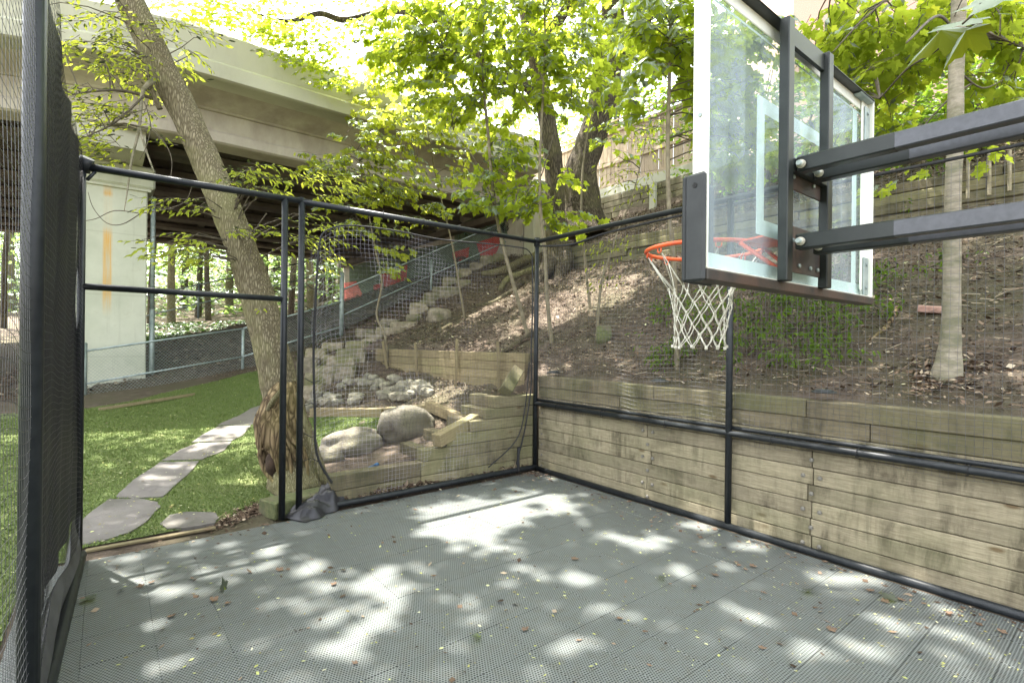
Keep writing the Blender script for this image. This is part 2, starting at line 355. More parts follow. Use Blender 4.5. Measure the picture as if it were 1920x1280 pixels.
def glass_mat():
    m = bpy.data.materials.new('scuffed_backboard_glass'); m.use_nodes = True; N = m.node_tree.nodes; L = m.node_tree.links
    N.remove(N['Principled BSDF']); T = N.new('ShaderNodeBsdfTransparent'); T.inputs[0].default_value = (.93,.97,.96,1)
    G = N.new('ShaderNodeBsdfGlossy'); G.inputs['Roughness'].default_value = .03; G.inputs['Color'].default_value = (.9,.95,1,1)
    D = N.new('ShaderNodeBsdfDiffuse'); D.inputs[0].default_value = (.6,.68,.74,1)
    F = N.new('ShaderNodeFresnel'); F.inputs[0].default_value = 1.5
    vec = coords(N, L, 'Object', (1,1,.25)); f = ramp(N, L, noise(N, L, vec, 6, 6, .7, .5), [(.36, .06), (.7, .24)])
    A = N.new('ShaderNodeMixShader'); L.new(f, A.inputs[0]); L.new(T.outputs[0], A.inputs[1]); L.new(D.outputs[0], A.inputs[2])
    B = N.new('ShaderNodeMixShader'); ge = N.new('ShaderNodeNewGeometry'); fr_ = N.new('ShaderNodeMath'); fr_.operation = 'SUBTRACT'; fr_.inputs[0].default_value = .55; L.new(ge.outputs['Backfacing'], fr_.inputs[1]); fr_.use_clamp = True; fm = N.new('ShaderNodeMath'); fm.operation = 'MULTIPLY'; L.new(fr_.outputs[0], fm.inputs[1]); L.new(F.outputs[0], fm.inputs[0]); L.new(fm.outputs[0], B.inputs[0]); L.new(A.outputs[0], B.inputs[1]); L.new(G.outputs[0], B.inputs[2])
    L.new(B.outputs[0], N['Material Output'].inputs[0]); return m
m_glass = glass_mat()
def pier_mat():
    m, N, L, P = nt('pier_concrete_rust_streak'); geo = N.new('ShaderNodeNewGeometry')
    n = noise(N, L, geo.outputs['Position'], 1.3, 6); n2 = noise(N, L, geo.outputs['Position'], 9, 6, .7)
    c = ramp(N, L, n, [(.35, (.44,.455,.36)), (.65, (.54,.55,.45))]); c = mix(N, L, ramp(N, L, n2, [(.55, 0.), (.8, .35)]), c, (.36,.34,.26))
    tc_ = N.new('ShaderNodeSeparateXYZ'); L.new(geo.outputs['Position'], tc_.inputs[0]); fr = N.new('ShaderNodeMath'); fr.operation = 'PINGPONG'; fr.inputs[1].default_value = .61; L.new(tc_.outputs[2], fr.inputs[0])
    c = mix(N, L, ramp(N, L, fr.outputs[0], [(.0, .45), (.012, 0.)]), c, (.27,.26,.2))
    dr = noise(N, L, coords(N, L, 'Object', (7,7,.5)), 1, 6, .7); c = mix(N, L, ramp(N, L, dr, [(.55, 0.), (.75, .5)]), c, (.30,.29,.23))
    # rust streak below a drain hole: narrow in the face direction, long in z
    d = N.new('ShaderNodeVectorMath'); d.operation = 'DOT_PRODUCT'; d.inputs[1].default_value = tuple(V)
    L.new(geo.outputs['Position'], d.inputs[0]); s = N.new('ShaderNodeMath'); s.operation = 'SUBTRACT'; s.inputs[1].default_value = STREAK
    L.new(d.outputs['Value'], s.inputs[0]); ab = N.new('ShaderNodeMath'); ab.operation = 'ABSOLUTE'; L.new(s.outputs[0], ab.inputs[0])
    band = ramp(N, L, ab.outputs[0], [(0.0, 1.), (.055, .9), (.085, 0.)])
    sx = N.new('ShaderNodeSeparateXYZ'); L.new(geo.outputs['Position'], sx.inputs[0])
    zr = N.new('ShaderNodeMapRange'); zr.inputs[1].default_value = 2.0; zr.inputs[2].default_value = 4.6; L.new(sx.outputs[2], zr.inputs[0])
    zz = ramp(N, L, zr.outputs[0], [(0., 0.), (.18, .75), (.62, .95), (.68, .15), (.9, .1), (.93, .95), (1., 0.)])
    streak = noise(N, L, coords(N, L, 'Object', (60,60,1.5)), 1, 4)
    f = mix(N, L, 1.0, band, zz, 'MULTIPLY'); f = mix(N, L, 1.0, f, ramp(N, L, streak, [(.35, .25), (.6, 1.)]), 'MULTIPLY')
    c = mix(N, L, f, c, (.62,.33,.05)); L.new(c, P.inputs['Base Color']); P.inputs['Roughness'].default_value = .9
    bump(N, L, P, n2, .2, .004); return m

# ------------------------------------------------------------------ ground
def axis(segs):
    out = []
    for a, b, s in segs: out += list(np.arange(a, b, s))
    return np.array(sorted(set(np.round(out, 4))))
ua = axis([(-60,-12,6),(-12,-.04,.16),(-.04,9,.09),(9,22,.4),(22,60,3),(60,96,8)])
va = axis([(-60,-14,6),(-14,-5,.5),(-5,7.3,.09),(7.3,14,.4),(14,62,5)])
va = np.array(sorted(set(list(va)+[.12,.2,4.42,4.58,7.0,7.15])))
UU, VV = np.meshgrid(ua, va, indexing='ij'); ZZ = tz(UU, VV)
def lump(X, Y_, s, seed):
    r = np.random.default_rng(seed); out = 0
    for k in range(7):
        a = r.uniform(0, 2*pi); f = s*r.uniform(.6, 1.9); out = out+np.sin((X*math.cos(a)+Y_*math.sin(a))*f+r.uniform(0, 6))
    return out/7
hillmask = np.clip((VV-.2)/.3, 0, 1)+np.clip((UU-.15)/.5, 0, 1)*np.clip((VV+1.6)/.6, 0, 1)+np.clip((UU-7.4)/.6, 0, 1); hillmask = np.clip(hillmask, 0, 1)
ZZ = ZZ+hillmask*(lump(UU, VV, 3.2, 1)*.05+lump(UU, VV, 11, 2)*.035+rng.normal(0, .009, UU.shape))
nu, nv = UU.shape
P3 = np.stack([C0.x+U.x*UU+V.x*VV, C0.y+U.y*UU+V.y*VV, ZZ], -1).reshape(-1, 3)
ii, jj = np.meshgrid(np.arange(nu-1), np.arange(nv-1), indexing='ij'); b0 = (ii*nv+jj).ravel()
F = np.stack([b0, b0+nv, b0+nv+1, b0+1], -1).ravel()
npmesh('hillside_ground', P3, F, 4, m_soil, smooth=True, kind='structure', label='dark leaf-strewn soil of the slope and garden')

# court tiles
court = thing('court_floor', None, None, uv(-4, -2.3, 0)); court['kind'] = 'structure'; court['label'] = 'grey green court floor of perforated interlocking tiles'
TS = .305
tb = MB(); tb.box((0,0,0), Vector((1,0,0)), Vector((0,1,0)), Z, TS-.0007, TS-.0007, .018, .0012)
tme = bpy.data.meshes.new('tile'); tme.from_pydata(tb.v, [], tb.f); tme.materials.append(m_tile); tme.update()
RUV = Matrix((U, V, Z)).transposed().to_4x4()
tiles = []
for i in range(26):
    for j in range(15):
        c = uv(-.075-TS*(i+.5), -.03-TS*(j+.5), -.009+random.uniform(-.0008, .0008))
        if c.y < .2: continue
        px, py = topx(c) if c.y > .3 else (0, 9999)
        tiles.append((py, c, i, j))
tiles.sort(key=lambda t: (t[1].length)); far = []
for n, (py, c, i, j) in enumerate(tiles):
    if n < 299:
        o = bpy.data.objects.new('tile', tme); o.matrix_basis = Matrix.Translation(c) @ RUV; link(o, court)
    else: far.append(c)
if far:
    b = MB()
    for c in far: b.box(c, U, V, Z, TS-.0007, TS-.0007, .018, .0012)
    # same local frame as the tiles so that the lattice lines up
    me = bpy.data.meshes.new('tile_field'); inv = (Matrix.Translation(far[0]) @ RUV).inverted()
    me.from_pydata([tuple(inv @ Vector(q)) for q in b.v], [], b.f); me.materials.append(m_tile); me.update()
    o = bpy.data.objects.new('tile_field', me); o.matrix_basis = Matrix.Translation(far[0]) @ RUV; link(o, court); o['kind'] = 'stuff'

# ------------------------------------------------------------------ lawn, path
def in_poly(x, y, poly):
    c = np.zeros(x.shape, bool); n = len(poly); j = n-1
    for i in range(n):
        xi, yi = poly[i]; xj, yj = poly[j]
        c ^= ((yi > y) != (yj > y)) & (x < (xj-xi)*(y-yi)/(yj-yi+1e-9)+xi); j = i
    return c
lawn_px = [(160,1030),(300,1003),(400,985),(450,960),(505,935),(500,880),(480,850),(482,780),(500,745),(500,692),(455,702),(380,722),(300,740),(240,755),(160,768)]
lawn_uv = [to_uv(hit(*q)) for q in lawn_px]+[(6.2,-7.5),(4,-12),(-9,-12),(-9,-4.72),(-.08,-4.62)]
lawn2_uv = [to_uv(hit(*q)) for q in [(590,782),(700,782),(735,790),(700,835),(640,855),(600,868),(560,850),(560,790)]]
def sheet(name, poly, mat, lift, step, **kw):
    us = [p[0] for p in poly]; vs = [p[1] for p in poly]
    a = np.arange(min(us)-step, max(us)+step, step); b = np.arange(min(vs)-step, max(vs)+step, step)
    A, B = np.meshgrid(a, b, indexing='ij'); zc = tz(A, B)+lift
    # wavy edge
    ea = A+lump(A, B, 14, 5)*.05; eb = B+lump(A, B, 14, 6)*.05
    inside = in_poly(ea[:-1,:-1]+step/2, eb[:-1,:-1]+step/2, poly)
    idx = np.argwhere(inside); m2 = len(b); q = idx[:,0]*m2+idx[:,1]
    Fq = np.stack([q, q+m2, q+m2+1, q+1], -1)
    Pp = np.stack([C0.x+U.x*A+V.x*B, C0.y+U.y*A+V.y*B, zc], -1).reshape(-1, 3)
    used = np.unique(Fq); mp = -np.ones(len(Pp), int); mp[used] = np.arange(len(used))
    return npmesh(name, Pp[used], mp[Fq].ravel(), 4, mat, smooth=True, **kw)
sheet('lawn', lawn_uv, m_turf, .012, .08, kind='structure', label='short green lawn between the court and the pier')
sheet('lawn', lawn2_uv, m_turf, .014, .05, kind='structure', label='small lawn patch behind the two boulders')
slabs_px = [[(150,1026),(150,985),(165,970),(205,942),(250,940),(292,944),(298,955),(270,985),(240,1003),(200,1016)],
 [(302,986),(320,970),(350,964),(402,965),(408,975),(400,985),(350,995),(315,996)],
 [(218,936),(250,905),(300,872),(372,868),(355,890),(330,912),(306,935),(260,938)],
 [(306,866),(340,846),(372,834),(432,832),(420,848),(378,864)],
 [(360,832),(385,815),(410,802),(470,800),(455,818),(434,829)],
 [(408,800),(440,785),(470,775),(500,772),(498,790),(474,798)],
 [(446,783),(470,768),(502,758),(520,762),(502,770)]]
path = thing('garden_path', None, None, hit(300,900)); path['kind'] = 'structure'; path['label'] = 'curved flagstone path across the lawn'
paths_uv = []
for poly in slabs_px:
    pts = [hit(*q) for q in poly]; paths_uv.append([to_uv(p) for p in pts])
    bm = bmesh.new(); cen = sum(pts, Vector())/len(pts)
    # subdivide the outline for an uneven edge
    out = []
    for a, b in zip(pts, pts[1:]+pts[:1]):
        for k in range(4):
            q = a.lerp(b, k/4); q = cen+(q-cen)*(1.03+random.uniform(-.03, .015)); out.append(q)
    top = [bm.verts.new((q.x, q.y, gz(q)+.022+.004*random.random())) for q in out]; bot = [bm.verts.new((q.x, q.y, gz(q)-.03)) for q in out]
    bm.faces.new(top); n = len(out)
    for k in range(n): bm.faces.new((bot[k], bot[(k+1)%n], top[(k+1)%n], top[k]))
    bmesh.ops.recalc_face_normals(bm, faces=bm.faces[:])
    me = bpy.data.meshes.new('flagstone'); bm.to_mesh(me); bm.free(); me.materials.append(m_flag)
    link(bpy.data.objects.new('flagstone', me), path)
# blades of turf
def scatter_uv(poly, n, avoid=()):
    us = [p[0] for p in poly]; vs = [p[1] for p in poly]
    a = rng.uniform(min(us), max(us), n); b = rng.uniform(min(vs), max(vs), n); k = in_poly(a, b, poly)
    for q in avoid: k &= ~in_poly(a, b, q)
    return a[k], b[k]
m_blade = tinted('turf_blades', [(0., (.065,.10,.02)), (.6, (.135,.185,.045)), (.9, (.18,.20,.07)), (1., (.3,.27,.14))], .7)
def blades(name, poly, n, h, avoid, label):
    a, b = scatter_uv(poly, n, avoid); m = len(a); z = tz(a, b)+.01
    base = np.stack([C0.x+U.x*a+V.x*b, C0.y+U.y*a+V.y*b, z], -1); ang = rng.uniform(0, 2*pi, m); s = rng.uniform(.003, .0065, m)
    d = np.stack([np.cos(ang), np.sin(ang), 0*ang], -1)*s[:,None]; lean = rng.normal(0, h*.45, (m, 3)); lean[:,2] = rng.uniform(.5, 1., m)*h
    Vt = np.stack([base-d, base+d, base+lean], 1).reshape(-1, 3)
    npmesh(name, Vt, np.arange(m*3), 3, m_blade, tint=np.clip(rng.beta(2, 3, m), 0, 1), kind='stuff', label=label)
near_lawn = [p for p in lawn_uv[:15]]+[(5.3,-6.2),(2,-6.5),(-6,-6.5),(-6,-4.72),(-.08,-4.62)]
blades('grass', near_lawn, 330000, .028, paths_uv, 'short green turf blades on the lawn beside the court')
blades('grass', lawn2_uv, 40000, .025, [], 'short turf blades behind the boulders')

# ------------------------------------------------------------------ litter
def chips(name, a, b, size, mat, tint, label, lift=.004, curl=.35, zfun=tz):
    m = len(a); z = zfun(a, b)+lift; base = np.stack([C0.x+U.x*a+V.x*b, C0.y+U.y*a+V.y*b, z], -1)
    ang = rng.uniform(0, 2*pi, m); sx = size*np.minimum(rng.lognormal(0, .55, m), 2.1); sy = sx*rng.uniform(.3, .75, m)
    X = np.stack([np.cos(ang), np.sin(ang), rng.normal(0, curl*.6, m)], -1)*sx[:,None]; Yv = np.stack([-np.sin(ang), np.cos(ang), rng.normal(0, curl, m)], -1)*sy[:,None]
    up = np.zeros((m, 3)); up[:,2] = np.maximum(np.abs(X[:,2])+np.abs(Yv[:,2]), 0)*.5+.001
    Vt = np.stack([base-X+up, base-Yv*.9+up+X*.1, base+X+up, base+Yv+up], 1).reshape(-1, 3)
    npmesh(name, Vt, np.arange(m*4), 4, mat, tint=tint, kind='stuff', label=label)
m_litter = tinted('dry_leaf_litter', [(0., (.03,.02,.013)), (.35, (.085,.055,.035)), (.6, (.19,.135,.095)), (.8, (.33,.27,.19)), (.92, (.45,.41,.31)), (1., (.32,.36,.12))])
n = 230000; a = rng.uniform(-6.5, 8.5, n); b = rng.uniform(-2.6, 6.9, n)
k = ((b > .24)|(a > .15)) & ~((b < -.9)&(a < 1.9)) & ~in_poly(a, b, lawn_uv) & ~in_poly(a, b, lawn2_uv) & ~((b > 4.3)&(b < 4.6)&(a < 4.6)); a = a[k]; b = b[k]
chips('leaf_litter', a, b, .0095, m_litter, np.clip(rng.beta(1.6, 2.4, len(a)), 0, 1), 'brown twigs and dry leaves scattered over the slope', .03)
n = 16000; a = rng.uniform(-6.5, 7, n); b = rng.uniform(.25, 6.9, n)
chips('leaf_litter', a, b, .017, m_litter, np.clip(rng.beta(1.8, 2.2, n), 0, 1), 'larger curled leaves lying on the slope', .035, .5)
n = 9000; a = rng.uniform(-6.5, 8, n); b = rng.uniform(.25, 6.9, n); L_t = rng.uniform(.02, .08, n); an = rng.uniform(0, 2*pi, n); zt_ = tz(a, b)+.045
p_ = np.stack([C0.x+U.x*a+V.x*b, C0.y+U.y*a+V.y*b, zt_], -1); d_ = np.stack([np.cos(an), np.sin(an), rng.normal(0, .25, n)], -1)*L_t[:,None]; w2 = np.stack([-np.sin(an), np.cos(an), 0*an], -1)*.0028
Vt = np.stack([p_-d_-w2, p_-d_+w2, p_+d_+w2*.6, p_+d_-w2*.6, p_-d_+np.array([0,0,.004]), p_+d_+np.array([0,0,.004])], 1).reshape(-1, 3)
Fi = (np.array([[0,1,4,4],[0,4,5,3],[1,2,5,4]])[None]+(np.arange(n)*6)[:,None,None]); Fi = np.array([[0,4,5,3],[4,1,2,5]])[None]+(np.arange(n)*6)[:,None,None]
npmesh('twig_litter', Vt, Fi.ravel(), 4, m_litter, tint=np.repeat(rng.uniform(.1, .85, n), 2), kind='stuff', label='thin dead twigs lying on the slope')
n = 16000; a = rng.uniform(7.4, 13, n); b = rng.uniform(-6, 6, n)
chips('leaf_litter', a, b, .03, m_litter, np.clip(rng.beta(1.6, 2.4, len(a)), 0, 1), 'dry leaves on the bank under the bridge', .03)
a, b = scatter_uv(near_lawn, 7000); 
m_yel = tinted('yellow_green_petals', [(0., (.12,.08,.045)), (.3, (.25,.22,.08)), (.6, (.36,.38,.12)), (.85, (.45,.47,.22)), (1., (.5,.48,.34))])
chips('fallen_petals', a, b, .008, m_yel, rng.random(len(a)), 'pale yellow bits fallen on the lawn', .03, .2)
n = 2600; a = rng.uniform(-6.3, -.1, n); b = rng.uniform(-4.4, -.06, n)
w_ = rng.random(n) < .3; b[w_] = -.06-np.abs(rng.normal(0, .5, w_.sum()))
chips('fallen_petals', a, b, .0068, m_yel, rng.random(n)**.8, 'small yellow green bits fallen over the court tiles', .003, .18, lambda a_, b_: 0*a_)
n = 1100; a = rng.uniform(-6, -.1, n); b = rng.uniform(-4.4, -.06, n); w_ = rng.random(n) < .45; b[w_] = -.05-np.abs(rng.normal(0, .12, w_.sum()))
w_ = rng.random(n) < .25; a[w_] = -.05-np.abs(rng.normal(0, .12, w_.sum()))
chips('leaf_litter', a, b, .012, m_litter, np.clip(rng.beta(2, 2, n), 0, 1), 'brown crumbs and twigs along the court edges', .003, .3, lambda a_, b_: 0*a_)

# ------------------------------------------------------------------ leaves
def T_maple():
    h = [(0.02,0),(-.10,.20),(-.02,.36),(.12,.30),(.20,.44),(.34,.62),(.42,.48),(.55,.46),(.50,.22),(.70,.24),(.78,.12),(1.0,0)]
    o = h+[(x, -y) for x, y in h[-2:0:-1]]
    return [(.3,0,.03)]+[(x, y, -.22*abs(y)**1.3-.12*x*x) for x, y in o], [(0, i+1, (i+1) % len(o)+1) for i in range(len(o))]
def T_lobed():
    h = [(0,0),(-.05,.33),(.18,.26),(.45,.55),(.52,.2),(1,0)]; o = h+[(x, -y) for x, y in h[-2:0:-1]]
    return [(.3,0,.03)]+[(x, y, -.2*abs(y)-.1*x*x) for x, y in o], [(0, i+1, (i+1) % len(o)+1) for i in range(len(o))]
def T_oval():
    return [(0,0,0),(.3,.2,-.05),(.68,.17,-.09),(1,0,-.2),(.68,-.17,-.09),(.3,-.2,-.05),(.35,0,.03),(.68,0,-.04)], [(0,6,1),(1,6,7),(1,7,2),(2,7,3),(3,7,4),(4,7,5),(5,7,6),(5,6,0)]
def T_blob():
    return [(0,0,0),(.3,.4,-.08),(.75,.33,-.1),(1,0,-.1),(.7,-.36,-.08),(.25,-.38,-.1)], [(0,1,2),(0,2,3),(0,3,4),(0,4,5)]
TPL = {k: (np.array(f()[0]), f()[1]) for k, f in (('maple', T_maple), ('lobed', T_lobed), ('oval', T_oval), ('blob', T_blob))}
single_me = {}
def leaf_cloud(name, C, D, Nn, S, tpl, kind, parent, singles=0, label=None):
    C = np.array(C); D = np.array(D); Nn = np.array(Nn); S = np.array(S)
    D /= np.linalg.norm(D, axis=1)[:,None]+1e-9
    Nn = Nn-D*(Nn*D).sum(1)[:,None]; Nn /= np.linalg.norm(Nn, axis=1)[:,None]+1e-9; B = np.cross(Nn, D)
    keep = np.ones(len(C), bool)
    if singles:
        Y = np.maximum(C[:,1], .1); px = 960+C[:,0]/Y*960; py = 640-(C[:,2]-CAMH)/Y*960
        vis = (px > 0)&(px < 1920)&(py > 0)&(py < 1280)&(C[:,1] > .3); sc = np.where(vis, S/Y*np.maximum(np.abs((Nn*np.stack([C[:,0], Y, C[:,2]-CAMH], -1)).sum(1))/Y, .35), 0)
        pick = np.argsort(-sc)[:singles]; pick = pick[sc[pick] > 0]; keep[pick] = False
        key = (tpl, kind)
        if key not in single_me:
            v, f = TPL[tpl]; me = bpy.data.meshes.new('leaf'); me.from_pydata([tuple(x) for x in v], [], f); me.materials.append(lm(kind, True)); me.update(); single_me[key] = me
        for q in pick:
            o = bpy.data.objects.new('leaf', single_me[key]); M = Matrix.Identity(4)
            for r in range(3): M[r][0] = D[q,r]*S[q]; M[r][1] = B[q,r]*S[q]; M[r][2] = Nn[q,r]*S[q]; M[r][3] = C[q,r]
            o.matrix_basis = M; link(o, parent)
    C, D, Nn, S, B = C[keep], D[keep], Nn[keep], S[keep], B[keep]
    v, f = TPL[tpl]; k = len(v); m = len(C)
    W = rng.uniform(.8, 1.15, (m, 1, 1))
    Pp = C[:,None,:]+S[:,None,None]*(v[None,:,0:1]*D[:,None,:]+W*v[None,:,1:2]*B[:,None,:]+v[None,:,2:3]*Nn[:,None,:]*rng.uniform(-.4, 3.4, (m,1,1)))
    Ff = (np.array(f)[None]+(np.arange(m)*k)[:,None,None]).ravel()
    t = np.repeat(rng.beta(2, 2, m), len(f))
    return npmesh(name, Pp.reshape(-1, 3), Ff, 3, lm(kind), parent, tint=t, kind='stuff', label=label)
class Sprays:
    """leaves held in flat sprays on short twigs, gathered in the volume of a few blobs"""
    def __init__(s): s.C = []; s.D = []; s.N = []; s.S = []; s.tw = MB()
    def spray(s, c, d, n, size, spread=.28, droop=.25, twig=.0022, tw=True, hang=(-.45,.1)):
        d = Vector(d); d.z *= .4; d = d.normalized() if d.length > .01 else Vector((1,0,0)); side = Z.cross(d).normalized(); pts = []
        for k in range(4):
            t = k/3; pts.append(c+d*(spread*2*(t-.5))+Vector((0,0,-droop*spread*t*t))+side*random.uniform(-.02, .02))
        if tw: s.tw.tube(pts, [twig*1.6, twig*1.2, twig, twig*.6], 3, False)
        for k in range(n):
            t = (k+.5)/n; i = min(int(t*3), 2); base = pts[i].lerp(pts[i+1], t*3-i); sg = 1 if k % 2 else -1
            ld = (d*random.uniform(.3, 1.0)+side*sg*random.uniform(.4, 1.2)*(1.05-t)+Vector((0,0,random.uniform(*hang)))).normalized()
            base = base+ld*size*random.uniform(.15, .6)
            s.C.append(base); s.D.append(ld); s.N.append(Vector((random.gauss(0, .33), random.gauss(0, .33), 1))); s.S.append(size*random.triangular(.4, 1.3, .85))
    def blob(s, c, r, n, size, origin=None, leaves=9, spread=.28, attach=None, p_attach=.25, shell=.35, ok=None, tw=True, droop=.25, hang=(-.45,.1)):
        c = Vector(c); origin = Vector(origin) if origin is not None else c-Vector((0,0,1))
        for _ in range(n):
            q = Vector([random.gauss(0, 1) for _ in range(3)]).normalized()*(random.random()**shell)
            p = c+Vector((q.x*r[0], q.y*r[1], q.z*r[2]))
            if ok and not ok(p): continue
            d = p-origin; d.z = 0; s.spray(p, d+Vector((random.gauss(0,.5), random.gauss(0,.5), 0))*d.length, leaves, size, spread, droop, tw=tw, hang=hang)
            if attach and random.random() < p_attach:
                a = min(attach, key=lambda q_: (Vector(q_)-p).length+max(0, Vector(q_).z-p.z)*1.0); a = Vector(a)
                if (a-p).length < 2.6:
                    m = a.lerp(p, .5)+Vector((random.uniform(-.08,.08), random.uniform(-.08,.08), .12*(a-p).length))
                    m1 = a.lerp(m, .5)+Vector((0,0,.03)); m2 = m.lerp(p, .5)+Vector((0,0,.05))
                    s.tw.tube([a, m1, m, m2, p], [.009,.0075,.006,.0045,.003], 4, False)
    def finish(s, tpl, kind, parent, singles=0, crown='crown', ok=None):
        if s.tw.v: s.tw.build('twigs', m_twig, parent, kind='stuff')
        leaf_cloud(crown, s.C, s.D, s.N, s.S, tpl, kind, parent, singles)
def smooth(pts, n=6):
    pts = [Vector(p) for p in pts]; out = []
    for i in range(len(pts)-1):
        p0 = pts[max(i-1,0)]; p1 = pts[i]; p2 = pts[i+1]; p3 = pts[min(i+2, len(pts)-1)]
        for k in range(n):
            t = k/n; out.append(.5*((2*p1)+(p2-p0)*t+(2*p0-5*p1+4*p2-p3)*t*t+(3*p1-p0-3*p2+p3)*t**3))
    return out+[pts[-1]]
def lerpr(rs, n): return [float(np.interp(i/(n-1), np.linspace(0, 1, len(rs)), rs)) for i in range(n)]
def stem(name, pts, rs, mat, parent, n=12, rough=.10, seg=6, **kw):
    sp = smooth(pts, seg); b = MB(); b.tube(sp, lerpr(rs, len(sp)), n, True, rough, seed=random.random()*50); b.build(name, mat, parent, **kw); return sp
exec_parts = []
# ================================================================== BIG STRUCTURE
def on_v(px, py, v0):
    d = ray(px, py); r = Vector((d.x, d.y, 0)); o = Vector((0-C0.x, 0-C0.y, 0)); t = (v0-o.dot(V))/r.dot(V)
    return Vector((d.x*t, t, CAMH+d.z*t))
def on_u(px, py, u0):
    d = ray(px, py); r = Vector((d.x, d.y, 0)); o = Vector((0-C0.x, 0-C0.y, 0)); t = (u0-o.dot(U))/r.dot(U)
    return Vector((d.x*t, t, CAMH+d.z*t))
BV = [5.1, 3, 1, -1, -2.5, -3.3, -4, -5, -6.2, -8, -11, -16, -26]
def boff(v): d = max(0, -3.3-v); return .25*d**1.2 if d < 6 else .25*6**1.2+.43*(d-6)
def sweep(name, prof, mat, parent, v1=None, **kw):
    b = MB(); n = len(prof); st = [v for v in BV]
    if v1 is not None: st[0] = v1
    vs = [uv(u+boff(v), v, z) for v in st for (u, z) in prof]
    fs = [(i*n+k, i*n+(k+1)%n, (i+1)*n+(k+1)%n, (i+1)*n+k) for i in range(len(st)-1) for k in range(n)]
    fs += [tuple(range(n))[::-1], tuple((len(st)-1)*n+k for k in range(n))]
    b.add(vs, fs); return b.build(name, mat, parent, **kw)
bridge = thing('bridge', 'weathered concrete road bridge crossing above the lawn and the slope', 'bridge', uv(8, 0, 5.4))
sweep('parapet', [(5.62,6.502),(5.60,7.02),(5.63,7.06),(5.85,7.06),(5.88,6.502)], m_conc, bridge, 4.9)
sweep('ledge', [(5.49,6.20),(5.49,6.44),(5.55,6.50),(6.3,6.50),(6.3,6.18),(5.54,6.18)], m_conc, bridge, 4.95)
sweep('deck_slab', [(5.9,6.199),(6.05,6.14),(6.42,5.99),(6.46,5.96),(20.6,5.96),(20.6,6.48),(6.31,6.48),(6.31,6.199)], m_conc_d, bridge)
sweep('girder', [(6.50,5.958),(6.58,5.64),(6.55,5.60),(6.55,5.43),(6.60,5.40),(7.10,5.40),(7.12,5.5),(7.02,5.62),(7.02,5.958)], m_conc_d, bridge, 5.08)
for k, u0 in enumerate((8.2,9.9,11.6,13.3,15,16.7,18.4,20.0)):
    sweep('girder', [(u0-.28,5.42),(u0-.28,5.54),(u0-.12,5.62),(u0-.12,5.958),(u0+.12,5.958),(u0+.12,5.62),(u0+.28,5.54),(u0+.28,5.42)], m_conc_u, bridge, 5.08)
for v0 in (1.8, -1.6):
    b = MB()
    for k in range(8):
        a = (7.1, 8.08,9.78,11.48,13.18,14.88,16.58,18.28)[k]; e = (8.08,9.78,11.48,13.18,14.88,16.58,18.28,19.88)[k]
        b.box(uv((a+e)/2+.02, v0, 5.75), U, V, Z, e-a-.3, .2, .38)
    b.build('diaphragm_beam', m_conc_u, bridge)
STREAK = on_u(201, 500, 8.0).dot(V); m_pier = pier_mat()
pier = thing('bridge_pier', 'pale concrete pier with an orange rust streak under the bridge', 'pier', uv(8.5, -4.3, .4))
def vx(px, u0): return to_uv(on_u(px, 600, u0))[1]
v_r = vx(274.5, 8.0)
b = MB(); b.box(uv(8.5, (v_r-5.15)/2, 2.1), U, V, Z, 1.0, v_r+5.15, 5.0, .02); b.build('shaft', m_pier, pier)
v_c = vx(289, 7.9); b = MB(); b.box(uv(8.5, (v_c-5.3)/2, 4.83), U, V, Z, 1.2, v_c+5.3, .44, .04); b.build('pier_cap', m_pier, pier)
b = MB(); b.box(uv(8.5, (v_c-5.3)/2-.02, 4.585), U, V, Z, 1.1, v_c+5.2, .05); b.build('cap_moulding', m_pier, pier)
v_t = vx(270, 6.9); b = MB(); b.box(uv(8.4, (v_t-5.25)/2, 5.232), U, V, Z, 3.0, v_t+5.25, .36); b.build('bearing_block', m_conc, pier)
b = MB(); b.tube([uv(8.1, v_r+.10, 2.2), uv(8.1, v_r+.10, 4.5)], .045, 10); b.tube([uv(8.1, v_r+.10, .4), uv(8.1, v_r+.10, 2.19)], .05, 10); b.build('drain_pipe', m_galv, pier)
b = MB(); b.box(uv(13.5, (v_r-5.15)/2, 2.3), U, V, Z, 1.0, v_r+5.0, 6.2, .02)
# abutment and its graffiti
abut = thing('bridge_abutment', 'graffiti covered concrete abutment wall at the uphill end of the bridge', 'abutment', uv(12, 5.3, 2.5))
b = MB(); b.box(uv(13.6, 5.32, 3.7), U, V, Z, 14.2, .4, 4.5, .01); b.build('wall', m_conc_d, abut)
b = MB(); b.box(uv(6.25, 5.45, 4.2), U, V, Z, .45, .62, 4.0, .03); b.build('corner_column', m_conc, abut)
b = MB(); b.box(uv(6.3, 7.3, 4.3), U, V, Z, .35, 3.0, 2.6, .02); b.build('wing_wall', m_conc_d, abut)
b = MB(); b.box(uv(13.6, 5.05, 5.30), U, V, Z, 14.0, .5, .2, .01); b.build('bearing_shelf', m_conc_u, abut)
def paint_mat(name, c): return basic(name, tuple(x*.75 for x in c), c, 6, .8, .1, 60, .001)
p_red = paint_mat('red_spray_paint', (.50,.035,.03)); p_pink = paint_mat('coral_spray_paint', (.55,.14,.11)); p_teal = paint_mat('pale_teal_paint', (.22,.38,.32)); p_blk = paint_mat('black_spray_paint', (.015,.018,.018)); p_green = paint_mat('dull_green_paint', (.11,.15,.10))
def patch(name, px, mat, lift, v0=5.12):
    pts = [on_v(x, y, v0-lift) for x, y in px]; b = MB(); n = len(pts)
    b.add([tuple(p) for p in pts]+[tuple(p+V*.002) for p in pts], [tuple(range(n)), tuple(range(2*n-1, n-1, -1))]); b.build(name, mat, abut)
